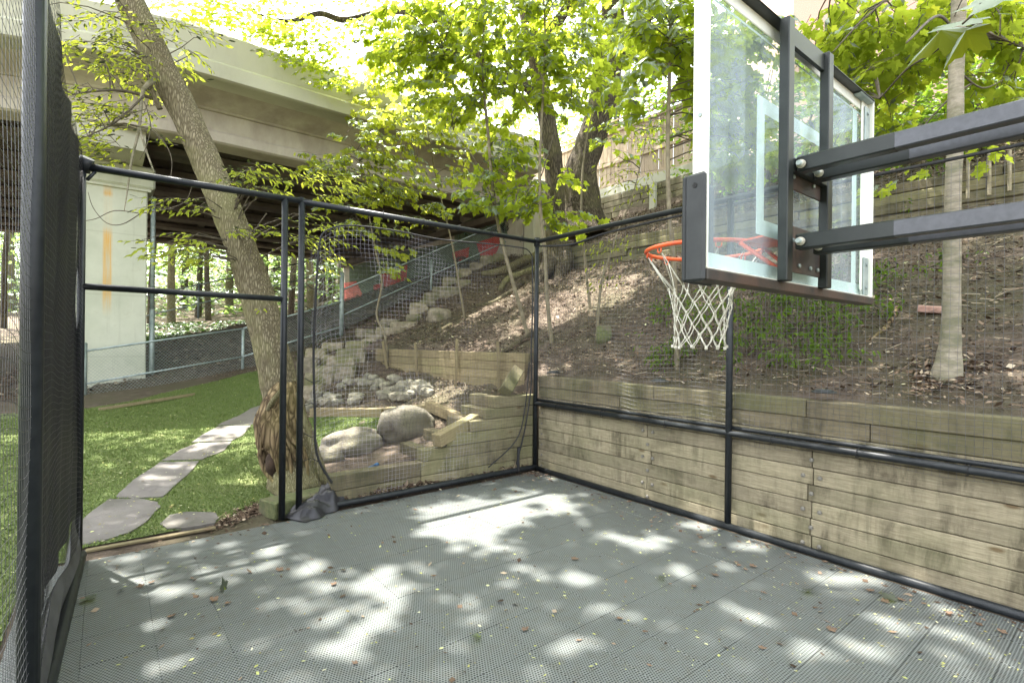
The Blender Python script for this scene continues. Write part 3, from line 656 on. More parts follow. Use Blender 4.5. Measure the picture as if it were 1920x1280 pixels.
patch('painted_patch', [(655,500),(655,600),(760,590),(850,540),(850,455),(760,470)], p_green, .002)
patch('painted_patch', [(852,425),(940,385),(952,440),(900,500),(852,520)], p_green, .002)
patch('painted_patch', [(893,455),(936,441),(937,458),(926,486),(903,490)], p_red, .006)
patch('painted_patch', [(848,474),(880,463),(878,482),(852,494)], p_red, .006)
patch('painted_patch', [(640,531),(668,527),(690,575),(655,577),(644,560)], p_pink, .006)
patch('painted_patch', [(716,512),(764,496),(762,524),(720,540)], p_red, .006)
patch('painted_patch', [(766,549),(792,544),(790,566),(768,568)], p_red, .006)
patch('painted_patch', [(700,535),(716,530),(716,560),(702,566)], p_red, .007)
def stroke(px, mat, wpx=1.6, lift=.012):
    pts = smooth([on_v(x, y, 5.12-lift) for x, y in px], 5); b = MB(); b.tube(pts, wpx/960*pts[0].y*.5, 4, True, flat=.25); return b
letters = [[(872,440),(868,424),(878,420),(880,431),(870,434),(882,442)], [(886,438),(884,420)], [(884,429),(893,426)], [(893,436),(893,418)], [(906,418),(898,421),(900,433),(909,431)], [(898,427),(907,424)], [(918,414),(911,418),(913,425),(920,427),(918,434),(911,434)], [(860,446),(862,428),(868,430)]]
b = MB()
for s_ in letters: q = stroke(s_, p_teal, 3.2); b.add(q.v, q.f)
b.build('graffiti_lettering', p_teal, abut)
b = MB()
for s_ in letters:
    q = stroke([(x+1.5, y+1.8) for x, y in s_], p_blk, 1.3, .009); b.add(q.v, q.f)
random.seed(5)
for cx, cy, rx, ry, n in ((866,490,16,11,26),(900,398,12,6,10),(915,402,14,4,6),(947,425,8,12,6),(845,505,12,14,18),(925,436,9,8,6),(760,545,20,12,10)):
    for k in range(n):
        a0 = random.uniform(0, 6); q = stroke([(cx+rx*math.cos(a0+j*.9)*random.uniform(.3,1), cy+ry*math.sin(a0+j*.9)*random.uniform(.3,1)) for j in range(5)], p_blk, 1.5); b.add(q.v, q.f)
b.build('graffiti_scrawl', p_blk, abut)

# right-hand retaining wall: courses of timbers with bolts
rwall = thing('retaining_wall', 'long timber retaining wall of bolted planks right of the court', 'wall', uv(-3, .1, 0))
HC = .13; WALLV = .055
joints = [[0,2.15,3.18,6.2],[0,1.65,3.17,6.0],[0,2.2,3.18,6.4],[0,1.7,3.15,5.9],[0,2.4,3.19,6.1],[0,1.65,3.18,6.3],[0,3.0,5.6],[0,1.29,3.56,6.5],[0,1.73,3.14,5.7]]
for c in range(9):
    js = joints[c]+[8.2]; z = .0+HC*(c+.5)
    if c < 7 and 1.65 not in js and 1.7 not in js: js = [j for j in js if j not in (2.15, 2.2, 2.4)]
    for a_, e_ in zip(js, js[1:]):
        off = (0.0 if c < 7 else -.004)-(.012 if c == 8 else 0)+random.uniform(-.003, .003)
        beam('timber', uv(-a_-.003, WALLV+.07+off, z), uv(-e_+.003, WALLV+.07+off, z), .14, HC-.005+(.006 if c == 8 else 0), m_wood_dark if c >= 7 else m_wood, rwall, .005)
bm_ = MB(); bm_.tube([(0,0,0),(0,0,.012)], .016, 10); bm_.tube([(0,0,.012),(0,0,.018)], [.013,.007], 10)
bolt_me = bpy.data.meshes.new('bolt'); bolt_me.from_pydata(bm_.v, [], bm_.f); bolt_me.materials.append(m_boltm)
def bolt(p, nrm, parent, s=1.0):
    o = bpy.data.objects.new('bolt', bolt_me); o.matrix_basis = Matrix.Translation(p) @ nrm.to_track_quat('Z', 'Y').to_matrix().to_4x4() @ Matrix.Scale(s, 4); link(o, parent)
for c in range(7):
    for tj, pair in ((1.66, c % 2 == 1), (3.18, c % 2 == 0), (.08, True)):
        z = HC*(c+.5)
        if tj == .08: bolt(uv(-.07, WALLV-.003, z), -V, rwall, .7); continue
        for dx in ((-.06, .06) if pair else (0.0,)): bolt(uv(-tj+dx, WALLV-.003, z), -V, rwall)
# stepped wing of the wall along the far side
swall = thing('stepped_wall', 'mossy timber wall stepping down towards the leaning tree', 'wall', uv(.12, -1, 0))
m_wood_g = wood('mossy_timber', (.155,.135,.08), (.275,.25,.16), (.05,.045,.03), (.14,.155,.065), (.5,.66))
starts = [to_uv(on_u(px, py, .03))[1] for px, py in ((621,900),(621,900),(793,855),(838,825),(884,797),(911,775),(928,752))]
lev = [.0,.155,.305,.43,.56,.685,.805,.94]
for c, s0 in enumerate(starts):
    z = (lev[c]+lev[c+1])/2; hh = lev[c+1]-lev[c]; e = .04
    mids = [s0, starts[2]-.02, e] if c <= 1 else [s0, e]
    for a_, e_ in zip(mids, mids[1:]):
        beam('timber', uv(.105, a_+.002, z), uv(.105, e_-.002, z), .145, hh-.005, m_wood_dark if (c <= 1 and a_ < -1.9) else m_wood_g, swall, .006)
    if c >= 2: beam('timber', uv(.18, s0+.07, z+.001), uv(.18+.40, s0+.07, z+.001), .138, hh-.007, m_wood_dark, swall, .006)
beam('timber', uv(.08, -.42, .99), uv(.30, -.06, 1.22), .15, .14, m_wood_dark, swall, .008, roll=.7)
lp = beam('loose_timber', at(818,826,5.55), at(892,786,6.1), .13, .14, m_wood_new, None, .006, label='short pale timber leaning on the stepped wall', cat='timber')
# planter wall behind
pw = thing('planter_wall', 'tan plank planter wall holding the slope above the rubble bed', 'wall', uv(3, .35, .9))
A_ = Vector((.22,7.42,0)); B_ = Vector((-2.72,10.35,0)); dAB = (B_-A_)
def fp(s): return A_+dAB*s
PJ = [[0,.42,1],[0,.30,.72,1],[0,.55,1],[0,.36,.66,1]]
for c in range(5):
    js = PJ[c % 4]
    for a_, e_ in zip(js, js[1:]):
        if c == 0 and e_ > .5: continue
        p, q = fp(a_+.0007), fp(e_-.0007); z = 1.43-.135*(5-c)+.0675
        zz = Vector((0,0,z)); beam('timber', p+zz, q+zz, .09+.004*(c % 2), .131, m_wood_new, pw, .005)
beam('timber', Vector((.24,7.46,1.36)), uv(.9,.9,1.36), .09, .13, m_wood_dark, pw); beam('timber', Vector((.24,7.46,1.22)), uv(.9,.9,1.22), .09, .13, m_wood_dark, pw); beam('timber', Vector((.24,7.46,1.08)), uv(.9,.9,1.08), .09, .13, m_wood_dark, pw)
stk = 0
for s, t0, lean, lb in ((.11,.16,-.03,'stake nearest the corner post, nailed to the planter wall'),(.36,.20,.02,'stake at the middle of the tan planter wall'),(.62,.12,-.05,'thin stake left of the middle one on the planter wall'),(.86,.15,-.1,'leaning stake at the far left end of the planter wall')):
    p = fp(s)+Vector((-.08,-.08,0)); g = gz(p)
    beam('garden_stake', p+Vector((0,0,g-.05)), p+Vector((lean,0,1.43+t0)), .035, .045, m_wood_new, None, .004, label='wooden '+lb, cat='stake', group='stakes along the planter wall')
# low edging beams round the lawn patch
def edge(a, b, za, zb, lab, mat=m_wood_new):
    beam('edging_timber', a+Vector((0,0,za)), b+Vector((0,0,zb)), .12, .14, mat, None, .006, label=lab, cat='edging timber', group='edging timbers of the rubble bed')
p1 = hit(585,781); p2 = hit(719,782); p3 = hit(722,780); p4 = hit(800,776); p5 = hit(872,800)
edge(Vector((p1.x,p1.y,gz(p1))), Vector((p2.x,p2.y,gz(p2))), .06, .06, 'long low edging timber between the rubble bed and the small lawn')
edge(Vector((p3.x,p3.y,gz(p3))), Vector((p4.x,p4.y,gz(p4))), .06, .06, 'edging timber half hidden behind the larger boulder')
edge(Vector((p4.x+.02,p4.y,gz(p4)+.02)), Vector((p5.x,p5.y,gz(p5)-.02)), .10, .10, 'pale edging timber running from the larger boulder to the stepped wall')
# upper timber wall on the slope
uw = thing('terrace_wall', 'old grey timber terrace wall high on the slope', 'wall', uv(0, 4.45, 3.2))
for c in range(5):
    x = 4.5; z = 3.16+.137*(c+.5)
    while x > -7.5:
        L_ = random.uniform(1.6, 2.6); e = max(x-L_, -7.5)
        beam('timber', uv(x-.006, 4.47+random.uniform(-.02,.02), z+random.uniform(-.012,.012)), uv(e+.006, 4.47+random.uniform(-.02,.02), z+random.uniform(-.012,.012)), .15, .132, (m_wood_dark, m_wood_old, m_wood_old, m_wood_g, m_wood_dark)[c], uw, .012); x = e
for k, (px, y0, y1) in enumerate(((1815,292,372),(1855,287,366),(1893,282,358))):
    p = on_v(px, y1, 4.33); q = on_v(px, y0, 4.33)
    beam('garden_stake', p, q, .03, .03, m_wood_top, None, .003, label='pale wooden picket before the upper terrace wall, '+('left','middle','right')[k]+' of the three', cat='stake', group='pickets before the terrace wall')
# second wall and privacy fence above
bw = thing('block_wall', 'dark stacked timber wall with pale posts below the wooden fence', 'wall', uv(2, 7.1, 4.7))
for c in range(4):
    x = 8.6; z = 5.12+.165*(c+.5)
    while x > 1.4:
        e = max(x-random.uniform(1.2, 2.4), 1.4); beam('timber', uv(x-.008, 7.12, z), uv(e+.008, 7.12, z), .16, .158, m_wood_old, bw, .012); x = e
for k in range(3):
    b = MB(); b.box(uv(7.8-2.2*k, 6.98, 5.42), U, V, Z, .18, .1, .8, .01); b.build('post', m_conc, bw)
pf = thing('privacy_fence', 'tall cedar board fence at the top of the slope', 'fence', uv(2.5, 7.2, 5.8))
beam('bottom_board', uv(8.6,7.1,5.93), uv(1.4,7.1,5.93), .06, .26, m_conc, pf)
x = 8.55
while x > 1.4:
    z0 = 6.08; h = 1.55; local_box('board', uv(x-.07, 7.17+random.uniform(-.006,.006), z0+h/2), Z, U, V*1.0, h, .135, .022, .002, m_fencewood, pf); x -= .148
for z, hh in ((6.10,.09),(6.72,.08),(7.62,.08),(7.80,.05),(7.92,.04)): beam('rail', uv(8.6,7.12,z), uv(1.4,7.12,z), .05, hh, m_fencewood, pf, .003)
for k in range(3): 
    beam('post', uv(7.9-2.3*k,7.21,5.8), uv(7.9-2.3*k,7.21,8.02), .1, .1, m_fencewood, pf, .006)

# chain link fence
def chain_fence(pts, h, label, posts, mesh=.06, name='chain_link_fence', wire=.0022, posth=None):
    root = thing(name, label, 'fence', pts[0]); b = MB(); 
    tot = 0
    for a, e in zip(pts, pts[1:]):
        L_ = (e-a).length; n = int(L_/mesh); d = (e-a)/n; m_ = max(1, int(h/mesh))
        for i in range(-m_, n):
            for sg in (1, -1):
                i0, i1 = (i, i+m_) if sg == 1 else (i+m_, i)
                z0, z1 = 0.0, h
                if i0 < 0: z0 = h*(-i0)/m_; i0 = 0
                if i1 < 0: z1 = h*(1-(-i1)/m_); i1 = 0
                if i0 > n: z0 = h*(i0-n)/m_; i0 = n
                if i1 > n: z1 = h*(1-(i1-n)/m_); i1 = n
                if z1-z0 < .02: continue
                b.tube([a+d*i0+Z*(z0+.03), a+d*i1+Z*(z1+.03)], wire, 3, False)
    b.build('wire_mesh', m_galv, root, kind='stuff')
    for k, (p, ht, r) in enumerate(posts):
        q = MB(); q.tube([p-Z*.1, p+Z*ht], r, 10); q.tube([p+Z*ht, p+Z*(ht+.02)], [r*1.15, r*.5], 10); q.build('post', m_galv, root)
    for zz, r in ((h+.04, .02), (h*.40, .018)):
        for a, e in zip(pts, pts[1:]):
            q = MB(); q.tube([a+Z*zz-U*.02, e+Z*zz-U*.02], r, 8); q.build('rail', m_galv, root)
    return root
def pg(px, py, u0): return on_u(px, py, u0)
f0 = pg(162,757,7.3); f1 = pg(455,701,7.3); f2 = pg(640,641,7.3); f3 = pg(808,548,7.3); f4 = pg(1003,448,7.3)
chain_fence([f0, f1, f2], .93, 'low chain link fence running past the pier and behind the leaning tree', [(f0+V*-.04, 1.1, .05), (f1, .95, .03)])
chain_fence([f2+Z*.25+U*.02, f3+Z*.08, f4-Z*.05], .95, 'chain link fence climbing the slope beside the stone steps', [(f2+Z*.1, 1.55, .05), (f3-Z*.1, .95, .03)])
g0 = pg(262,618,13.5); g1 = pg(560,545,13.5)
chain_fence([g0-V*2, g0, g1, g1+V*1.2+Z*.5], .9, 'far chain link fence at the edge of the wood beyond the bridge', [(g0, 1.0, .03), (g0.lerp(g1, .33), 1.0, .03), (g0.lerp(g1, .7), 1.0, .03), (g1, 1.0, .03)], .12)

# ================================================================== COURT ENCLOSURE
PR = .028
def pipe(parent, a, b, r=PR, name='rail', mat=None, n=12): q = MB(); q.tube([a, b], r, n); return q.build(name, mat or m_steel_black, parent)
ZT = 2.85
nf = thing('net_frame', 'black pipe frame with hanging net across the far side of the court', 'net frame', uv(0, -1.4, 0))
pipe(nf, uv(0,0,0), uv(0,0,ZT+.02), name='corner_post'); pipe(nf, uv(0,-2.83,0), uv(0,-2.83,ZT+.03), name='post')
pipe(nf, uv(0,0,ZT), uv(0,-2.83,ZT-.005)); q = smooth([uv(-.02,.0,.045), uv(-.03,-1,.05), uv(-.02,-2,.04), uv(-.03,-2.8,.05)], 4)
b = MB(); b.tube(q, .03, 10); b.build('bottom_rail', m_steel_black, nf)
b = MB(); b.tube([uv(0,0,ZT-.06), uv(0,0,ZT+.045)], PR*1.35, 12); b.build('corner_fitting', m_steel_black, nf)
for s_ in (.25,.7,1.15,1.6,2.05,2.4):
    b = MB(); b.tube([uv(-.032,-s_,ZT-.02), uv(-.02,-s_-.004,ZT+.033), uv(.032,-s_-.008,ZT+.02), uv(.03,-s_,ZT-.03), uv(-.032,-s_,ZT-.02)], .004, 5); b.build('tie', m_rope, nf)
def net(name, P, nx, nz, r, mat, parent, top=None, sub=3):
    """P(i/nx, j/nz) -> point; strands both ways"""
    b = MB()
    for i in range(nx+1): b.tube([P(i/nx, j/(nz)) for j in range(0, nz+1, sub)], r, 3, False)
    for j in range(nz+1): b.tube([P(i/nx, j/nz) for i in range(0, nx+1, sub)], r, 3, False)
    return b.build(name, mat, parent, kind='stuff')
rope_px = [(597,470),(604,440),(622,428),(645,423),(679,424),(750,434),(827,449),(916,457),(960,462),(987,467),(998,480)]
rope_w = [on_u(x, y, 0.0) for x, y in rope_px]; rs_ = [-to_uv(p)[1] for p in rope_w]; rz_ = [p.z for p in rope_w]
def ztop(s): return float(np.interp(s, rs_[::-1], rz_[::-1]))
def PN(a, t):
    s = .06+a*2.66; zt = ztop(s); z = .06+(zt-.06)*t
    wob = .035*math.sin(s*5+z*3)+.02*math.sin(s*13+z*7); return uv(-.01+wob*.7+.02, -s+.012*math.sin(z*9+s*3), z)
def net_n_mat():  # pale patches stand for sunlight, mixed into the dark strand colour
    m, N, L, P = nt('sun_painted_netting'); geo = N.new('ShaderNodeNewGeometry'); sx = N.new('ShaderNodeVectorMath'); sx.operation = 'DOT_PRODUCT'; sx.inputs[1].default_value = tuple(V)
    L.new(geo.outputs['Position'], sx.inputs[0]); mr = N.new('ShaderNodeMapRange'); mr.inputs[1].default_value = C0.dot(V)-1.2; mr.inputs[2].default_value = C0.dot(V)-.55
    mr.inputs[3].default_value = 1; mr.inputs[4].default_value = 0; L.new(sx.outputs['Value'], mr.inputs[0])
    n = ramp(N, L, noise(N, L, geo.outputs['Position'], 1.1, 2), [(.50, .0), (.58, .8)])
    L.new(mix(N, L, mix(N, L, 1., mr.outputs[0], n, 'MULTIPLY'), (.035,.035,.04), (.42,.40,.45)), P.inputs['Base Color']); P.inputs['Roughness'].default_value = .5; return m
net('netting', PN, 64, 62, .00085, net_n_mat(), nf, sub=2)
b = MB(); b.tube(smooth(rope_w, 4), .008, 6); b.tube(smooth([rope_w[-1], on_u(999,560,-.02), on_u(996,660,-.02), on_u(996,720,-.03), on_u(985,800,-.03), on_u(968,870,-.04)], 5), .010, 6)
b.tube(smooth([rope_w[0], on_u(592,560,-.01), on_u(588,660,-.01), on_u(590,760,-.02), on_u(594,850,-.03), on_u(622,905,-.05)], 6), .011, 6)
b.build('border_rope', m_rope, nf)
b = MB()
for j, z in enumerate((1.9,1.55,1.25,1.0,.75,.5,2.1)): b.tube([uv(-.03,-2.80,z), uv(-.04,-2.74,z-.04+.06*(j % 2)), uv(-.02,-2.66,z-.03)], .0035, 4)
b.build('lacing', m_rope, nf)
b = MB(); b.tube(smooth([uv(-.05,-.30,.03), uv(-.05,-.31,.16), uv(-.05,-.30,.33)], 3), .018, 8); b.tube(smooth([uv(-.04,-.14,1.35), uv(-.04,-.2,.8), uv(-.05,-.34,.42), uv(-.05,-.75,.15)], 5), .008, 6); b.build('hanging_cord', m_rope, nf)
gf = thing('gate_frame', 'black pipe doorway frame in front of the garden path', 'gate frame', uv(0, -3.6, 0))
LP = Vector((-3.11,3.69,0)); LD = Vector((.59,-.807,0)).normalized(); LN = Z.cross(LD)  # LN points into the court
def lw(t, z=0, n=0): return LP+LD*t+LN*n+Z*z
pipe(gf, uv(0,-2.975,0), uv(0,-2.975,ZT+.02), name='post'); pipe(gf, lw(0,0), lw(0,ZT+.03), r=.024, name='post')
pipe(gf, uv(0,-2.83,ZT+.0), lw(0,ZT-.02)); pipe(gf, uv(0,-2.95,1.955), lw(0,1.965), .024)
b = MB(); b.tube([lw(-.02,ZT-.05), lw(.02,ZT+.04,.03)], .045, 8); b.tube([lw(.03,ZT-.12,.03), lw(.0,ZT-.05,.07), lw(-.03,ZT-.02,.03)], .012, 6); b.build('bracket', m_steel_black, gf)
rf = thing('net_frame', 'black pipe frame and fine net standing before the long retaining wall', 'net frame', uv(-3, 0, 0))
pipe(rf, uv(0,0,ZT), uv(-7.2,0,ZT)); pipe(rf, uv(-2.535,0,.02), uv(-2.535,0,ZT), name='post'); pipe(rf, uv(-5.9,0,.02), uv(-5.9,0,ZT), name='post')
pipe(rf, uv(0,.0,.83), uv(-7.2,-.005,.83), .026, 'mid_rail'); pipe(rf, uv(0,.03,.875), uv(-7.2,.03,.875), .017, 'mid_rail')
pipe(rf, uv(0,-.01,.032), uv(-7.2,-.01,.032), .03, 'bottom_rail')
def PR_(a, t):
    u = a*7.0; z = .80+(2.78-.80)*t-.05*math.sin(a*19)**2*(1-t); return uv(-u, .02+.02*math.sin(u*3+z*4)*math.sin(t*3.1), z+.012*math.sin(u*6+z*2))
net('netting', PR_, 168, 48, .0011, m_net, rf, sub=3)
b = MB(); b.tube(smooth([uv(-.02,.0,2.79), uv(-.6,.0,2.73), uv(-1.2,0,2.78), uv(-2.5,0,2.80), uv(-4,0,2.79), uv(-7,0,2.8)], 8), .012, 6); b.build('border_rope', m_rope, rf)
for k, t_ in enumerate((.4,1.1,1.9,2.9,3.5,4.1)):
    b = MB(); b.tube([uv(-t_,-.03,.80), uv(-t_-.005,-.03,.86), uv(-t_-.008,.03,.865), uv(-t_-.004,.03,.80), uv(-t_,-.03,.80)], .003, 5); b.build('tie', m_rope, rf)
lf = thing('net_frame', 'black screened net frame close on the left with a thick post', 'net frame', lw(1.5))
def zl(t): return 2.86+.26*t+.04*math.sin(t*5)+.02*math.sin(t*13)
pipe(lf, lw(2.1,0), lw(2.1,3.9), .036, 'post', n=16); pipe(lf, lw(0,.03,.02), lw(3.4,.03,.02), .03, 'bottom_rail')
pipe(lf, lw(3.35,0), lw(3.35,3.9), .036, 'post', n=16)
def PL(a, t):
    tt = .03+a*3.25; z = .1+(zl(tt)-.1)*t; sag = -.16*math.sin(min(tt, 2.1)/2.1*pi)*(1 if z > 1.45 else -1)*min(1, abs(z-1.45)/.8)
    return lw(tt, z+sag*.8, .006+.010*math.sin(tt*7+z*3)*math.sin(z*2.2))
net('netting', PL, 76, 80, .0009, m_net_k, lf, sub=2)
b = MB(); nx_, nz_ = 60, 40; vs = []
for i in range(nx_+1):
    for j in range(nz_+1):
        tt = .0+i/nx_*2.07; z = .34+(zl(tt)-.34)*j/nz_; e = (1-i/nx_)
        vs.append(lw(tt+(.035*math.sin(z*4.2)+.02*math.sin(z*11))*e**6, z, -.02+.012*math.sin(tt*12+z*2)))
fs = [(i*(nz_+1)+j, (i+1)*(nz_+1)+j, (i+1)*(nz_+1)+j+1, i*(nz_+1)+j+1) for i in range(nx_) for j in range(nz_)]
b.add(vs, fs, True); b.add([Vector(q)-LN*.004 for q in vs], [f[::-1] for f in fs], True); b.build('privacy_screen', m_cloth, lf)
b = MB(); vs = []
for i in range(25):
    for j in range(5): tt = .12+i/24*1.9; vs.append(lw(tt, .03+.28*j/4+(.03*math.sin(tt*6) if j == 4 else 0), .005+.02*math.sin(tt*4+j)))
fs = [(i*5+j, (i+1)*5+j, (i+1)*5+j+1, i*5+j+1) for i in range(24) for j in range(4)]
b.add(vs, fs, True); b.add([Vector(q)-LN*.004 for q in vs], [f[::-1] for f in fs], True); b.build('skirting', m_cloth_g, lf)

# ================================================================== BASKETBALL HOOP
P0 = Vector((.532,1.40,1.806)); BW, BH = 1.308, .847
def bp(s, z, d): return P0+V*s+Z*z+U*d
hoop = thing('basketball_hoop', 'glass backboard with orange rim and white net on steel arms', 'basketball hoop', bp(BW/2, -1.806, -2.0))
def bbox(name, s0, s1, z0, z1, d0, d1, mat, ch=.003, parent=None):
    b = MB(); b.box(bp((s0+s1)/2, (z0+z1)/2, (d0+d1)/2), V, Z, U, s1-s0, z1-z0, d1-d0, ch); return b.build(name, mat, parent or hoop)
bbox('glass', .012, BW-.012, .012, BH-.012, .034, .040, m_glass, 0)
bbox('side_frame', 0, .006, 0, BH, 0, .05, m_white); bbox('side_frame', BW-.006, BW, 0, BH, 0, .05, m_white)
bbox('side_flange', .0062, .020, .03, BH, .028, .0335, m_white); bbox('side_flange', BW-.075, BW-.0062, .03, BH, .022, .028, m_white)
bbox('top_rail', .0062, BW-.0062, BH-.004, BH, -.004, .05, m_chan); bbox('top_flange', .0062, BW-.0062, BH-.045, BH-.0042, .03, .0335, m_white)
bbox('bottom_rail', .0062, BW-.0062, 0, .004, 0, .05, m_white); bbox('bottom_channel', -.004, BW, -.032, -.001, -.004, .052, m_rust)
bbox('corner_plate', BW-.16, BW-.01, BH-.012, BH-.0045, -.002, .03, m_galv); bbox('corner_plate', BW-.06, BW-.008, BH-.20, BH-.03, .014, .0215, m_galv); bbox('corner_plate', BW-.06, BW-.008, .01, .17, .014, .0215, m_galv)
# painted border and target on the far face of the glass
m_line = basic('white_screen_print', (.62,.68,.64), (.7,.75,.70), 4, .5, 0)
def line(s0, s1, z0, z1): bbox('painted_line', s0, s1, z0, z1, .0408, .0418, m_line, 0)
bs = .045
line(.022, BW-.022, .012, .012+bs); line(.022, BW-.022, BH-.012-bs, BH-.05); line(BW-.075-.05, BW-.076, .012+bs, BH-.012-bs)
cx_ = BW/2; line(cx_-.30, cx_-.25, .15, .60); line(cx_+.25, cx_+.30, .15, .60); line(cx_-.25, cx_+.25, .55, .60); line(cx_-.25, cx_+.25, .15, .20)
for s0, s1 in ((.41,.452),(.729,.771)): 
    bbox('back_channel', s0, s1, -.002, BH-.003, -.032, -.0005, m_chan, .003)
bbox('cross_plate', .4525, .7285, .035, .19, -.008, -.002, m_rust, .002); bbox('cross_plate', .4525, .7285, .31, .39, -.008, -.002, m_rust, .002); bbox('cross_plate', .4525, .7285, BH-.07, BH-.006, -.016, -.002, m_chan, .002)
bbox('cross_plate', .4525, .7285, .36, .40, -.03, -.01, m_chan, .002)
def arm(s0, zt, name='arm'):
    a = bp(s0+.02, zt-.024-P0.z, -.035); e = a-U*1.75
    b = MB(); b.box((a+e)/2, U, V, Z, 1.75, .04, .048, .004); o = b.build(name, m_arm, hoop)
    b = MB(); b.box(a+U*.0-U*.13, U, V, Z, .27, .0415, .0495, .004); b.build('arm_sleeve', m_chan, hoop); return o
arm(.47, 2.209); arm(.61, 2.209); arm(.47, 1.958); arm(.61, 1.958)
for zt in (2.181, 1.932):
    for s0 in (.47, .61):
        p = bp(s0-.003, zt-P0.z, -.05)
        b = MB(); b.tube([p, p-V*.010], .0135, 12); b.tube([p-V*.010, p-V*.014], [.0125,.007], 12); b.build('bolt_cap', m_cap, hoop)
    b = MB(); b.tube([bp(.44, zt-P0.z, -.05), bp(.70, zt-P0.z, -.05)], .008, 8); b.build('axle', m_galv, hoop)
for s0, z0 in ((.47,.06),(.55,.06),(.64,.06),(.70,.06),(.50,.14),(.60,.15),(.68,.14),(.5,.35),(.66,.35)):
    p = bp(s0, z0, -.009); b = MB(); b.tube([p, p-U*.006], .007, 6); b.build('nut', m_galv, hoop)
for s0, z0 in ((BW-.035,BH-.06),(BW-.035,BH-.17),(BW-.035,.04),(BW-.035,.14)):
    p = bp(s0, z0, .0138); b = MB(); b.tube([p, p-U*.005], .007, 8); b.build('screw', m_galv, hoop)
for z0 in (BH-.08, BH-.42):
    p = bp(-.0, z0, .026); b = MB(); b.tube([p, p-V*.003], .006, 8); b.build('screw', m_galv, hoop)
# pad: wraps the near lower corner and the bottom edge
b = MB(); b.box(bp(-.008, .115, .032), V, Z, U, .016, .30, .062, .007); b.build('corner_pad', m_pad, hoop)
b = MB(); b.box(bp(.06, .115, .066), V, Z, U, .152, .30, .016, .007); b.build('corner_pad', m_pad, hoop)
b = MB(); b.tube([bp(-.0165, .23, .03), bp(-.018, .23, .03)], .007, 10); b.build('pad_hole', m_rope, hoop)
# pole out of the frame to the right that carries the arms
pb = bp(.54, 0, -1.80); b = MB(); b.box(Vector((pb.x, pb.y, 1.35)), U, V, Z, .11, .11, 2.7, .01); b.build('pole', m_chan, hoop)
b = MB(); b.box(Vector((pb.x, pb.y, .01)), U, V, Z, .35, .35, .02, .004); b.build('base_plate', m_chan, hoop)
# rim and net
RZ = 1.985-P0.z; rc = bp(BW/2, RZ, .05+.13+.229)
ring = [rc+V*(.229*math.cos(a))+U*(.229*math.sin(a)) for a in [2*pi*k/48 for k in range(48)]]
b = MB(); b.tube(ring+[ring[0]], .0085, 10, False); b.build('rim', m_orange, hoop)
b = MB(); b.box(bp(BW/2, RZ-.06, .058), V, Z, U, .15, .16, .012, .003)
b.add([bp(BW/2-.14, RZ, .06), bp(BW/2+.14, RZ, .06), bp(BW/2+.09, RZ, .22), bp(BW/2-.09, RZ, .22), bp(BW/2-.14, RZ-.006, .06), bp(BW/2+.14, RZ-.006, .06), bp(BW/2+.09, RZ-.006, .22), bp(BW/2-.09, RZ-.006, .22)], [(0,1,2,3),(7,6,5,4),(0,4,5,1),(1,5,6,2),(2,6,7,3),(3,7,4,0)])
for sg in (-1, 1): b.tube([bp(BW/2+sg*.06, RZ-.13, .06), bp(BW/2+sg*.10, RZ-.01, .20)], .008, 8)
b.build('rim_bracket', m_orange, hoop)
NL = 12
for k in range(NL):
    a = 2*pi*(k+.5)/NL; p = rc+V*(.226*math.cos(a))+U*(.226*math.sin(a))
    t_ = (V*-math.sin(a)+U*math.cos(a)); b = MB(); b.tube([p-t_*.011-Z*.005, p-t_*.010-Z*.022, p-Z*.028, p+t_*.010-Z*.022, p+t_*.011-Z*.005], .003, 5); b.build('net_hook', m_orange, hoop)
b = MB(); sway = V*.010+U*.012
rows = [(0.0,.222),(.135,.128),(.185,.117),(.235,.110),(.285,.104),(.33,.100),(.375,.106)]
def NP(k, j):
    dz, r = rows[j]; a = 2*pi*(k+.5+(.5 if j % 2 else 0))/NL; jr = 1+.05*math.sin(k*2.3+j*1.7)
    return rc+V*(r*jr*math.cos(a))+U*(r*jr*math.sin(a))-Z*(.026+dz+.006*math.sin(k*3.1+j))+sway*(dz*6)
for k in range(NL):
    for j in range(len(rows)-1):
        for kk in ((k, k) if False else (k,)):
            k2 = (k-1) % NL if j % 2 == 0 else (k+1) % NL
            for kn in (k % NL, k2):
                p, q = NP(k, j), NP(kn, j+1); m_ = p.lerp(q, .5)+Vector((random.uniform(-.004,.004), random.uniform(-.004,.004), -.002))
                b.tube([p, m_, q], [.0023,.0021,.0027] if j else [.0018,.0016,.0022], 5)
    for j in range(1, len(rows)):
        p = NP(k, j); b.tube([p+Z*.006, p-Z*.006], .0048 if j < len(rows)-1 else .0062, 6)
b.build('net', m_cord, hoop)
# ================================================================== STONES AND SMALL THINGS
def rock(name, c, rx, ry, rz, mat, parent=None, seed=0, sub=3, rough=.25, rot=0, facet=0, tilt=0, **kw):
    bm = bmesh.new(); bmesh.ops.create_icosphere(bm, subdivisions=sub, radius=1); R = Matrix.Rotation(rot, 3, 'Z') @ Matrix.Rotation(tilt, 3, 'Y')
    for q in bm.verts:
        p = q.co.copy(); n_ = mnoise.noise(p*1.1+Vector((seed*3.7, seed, 0)))*rough*1.3+mnoise.noise(p*3+Vector((seed, 0, 5)))*rough*.35
        if facet: m_ = max(abs(p.x), abs(p.y), abs(p.z)); p = p.lerp(p/m_*.82, facet)
        p = p*(1+n_); q.co = R @ Vector((p.x*rx, p.y*ry, p.z*rz))
    me = bpy.data.meshes.new(name); bm.to_mesh(me); bm.free(); me.materials.append(mat)
    for p in me.polygons: p.use_smooth = facet < .5
    o = bpy.data.objects.new(name, me); o.location = c; link(o, parent); return tag(o, **kw)
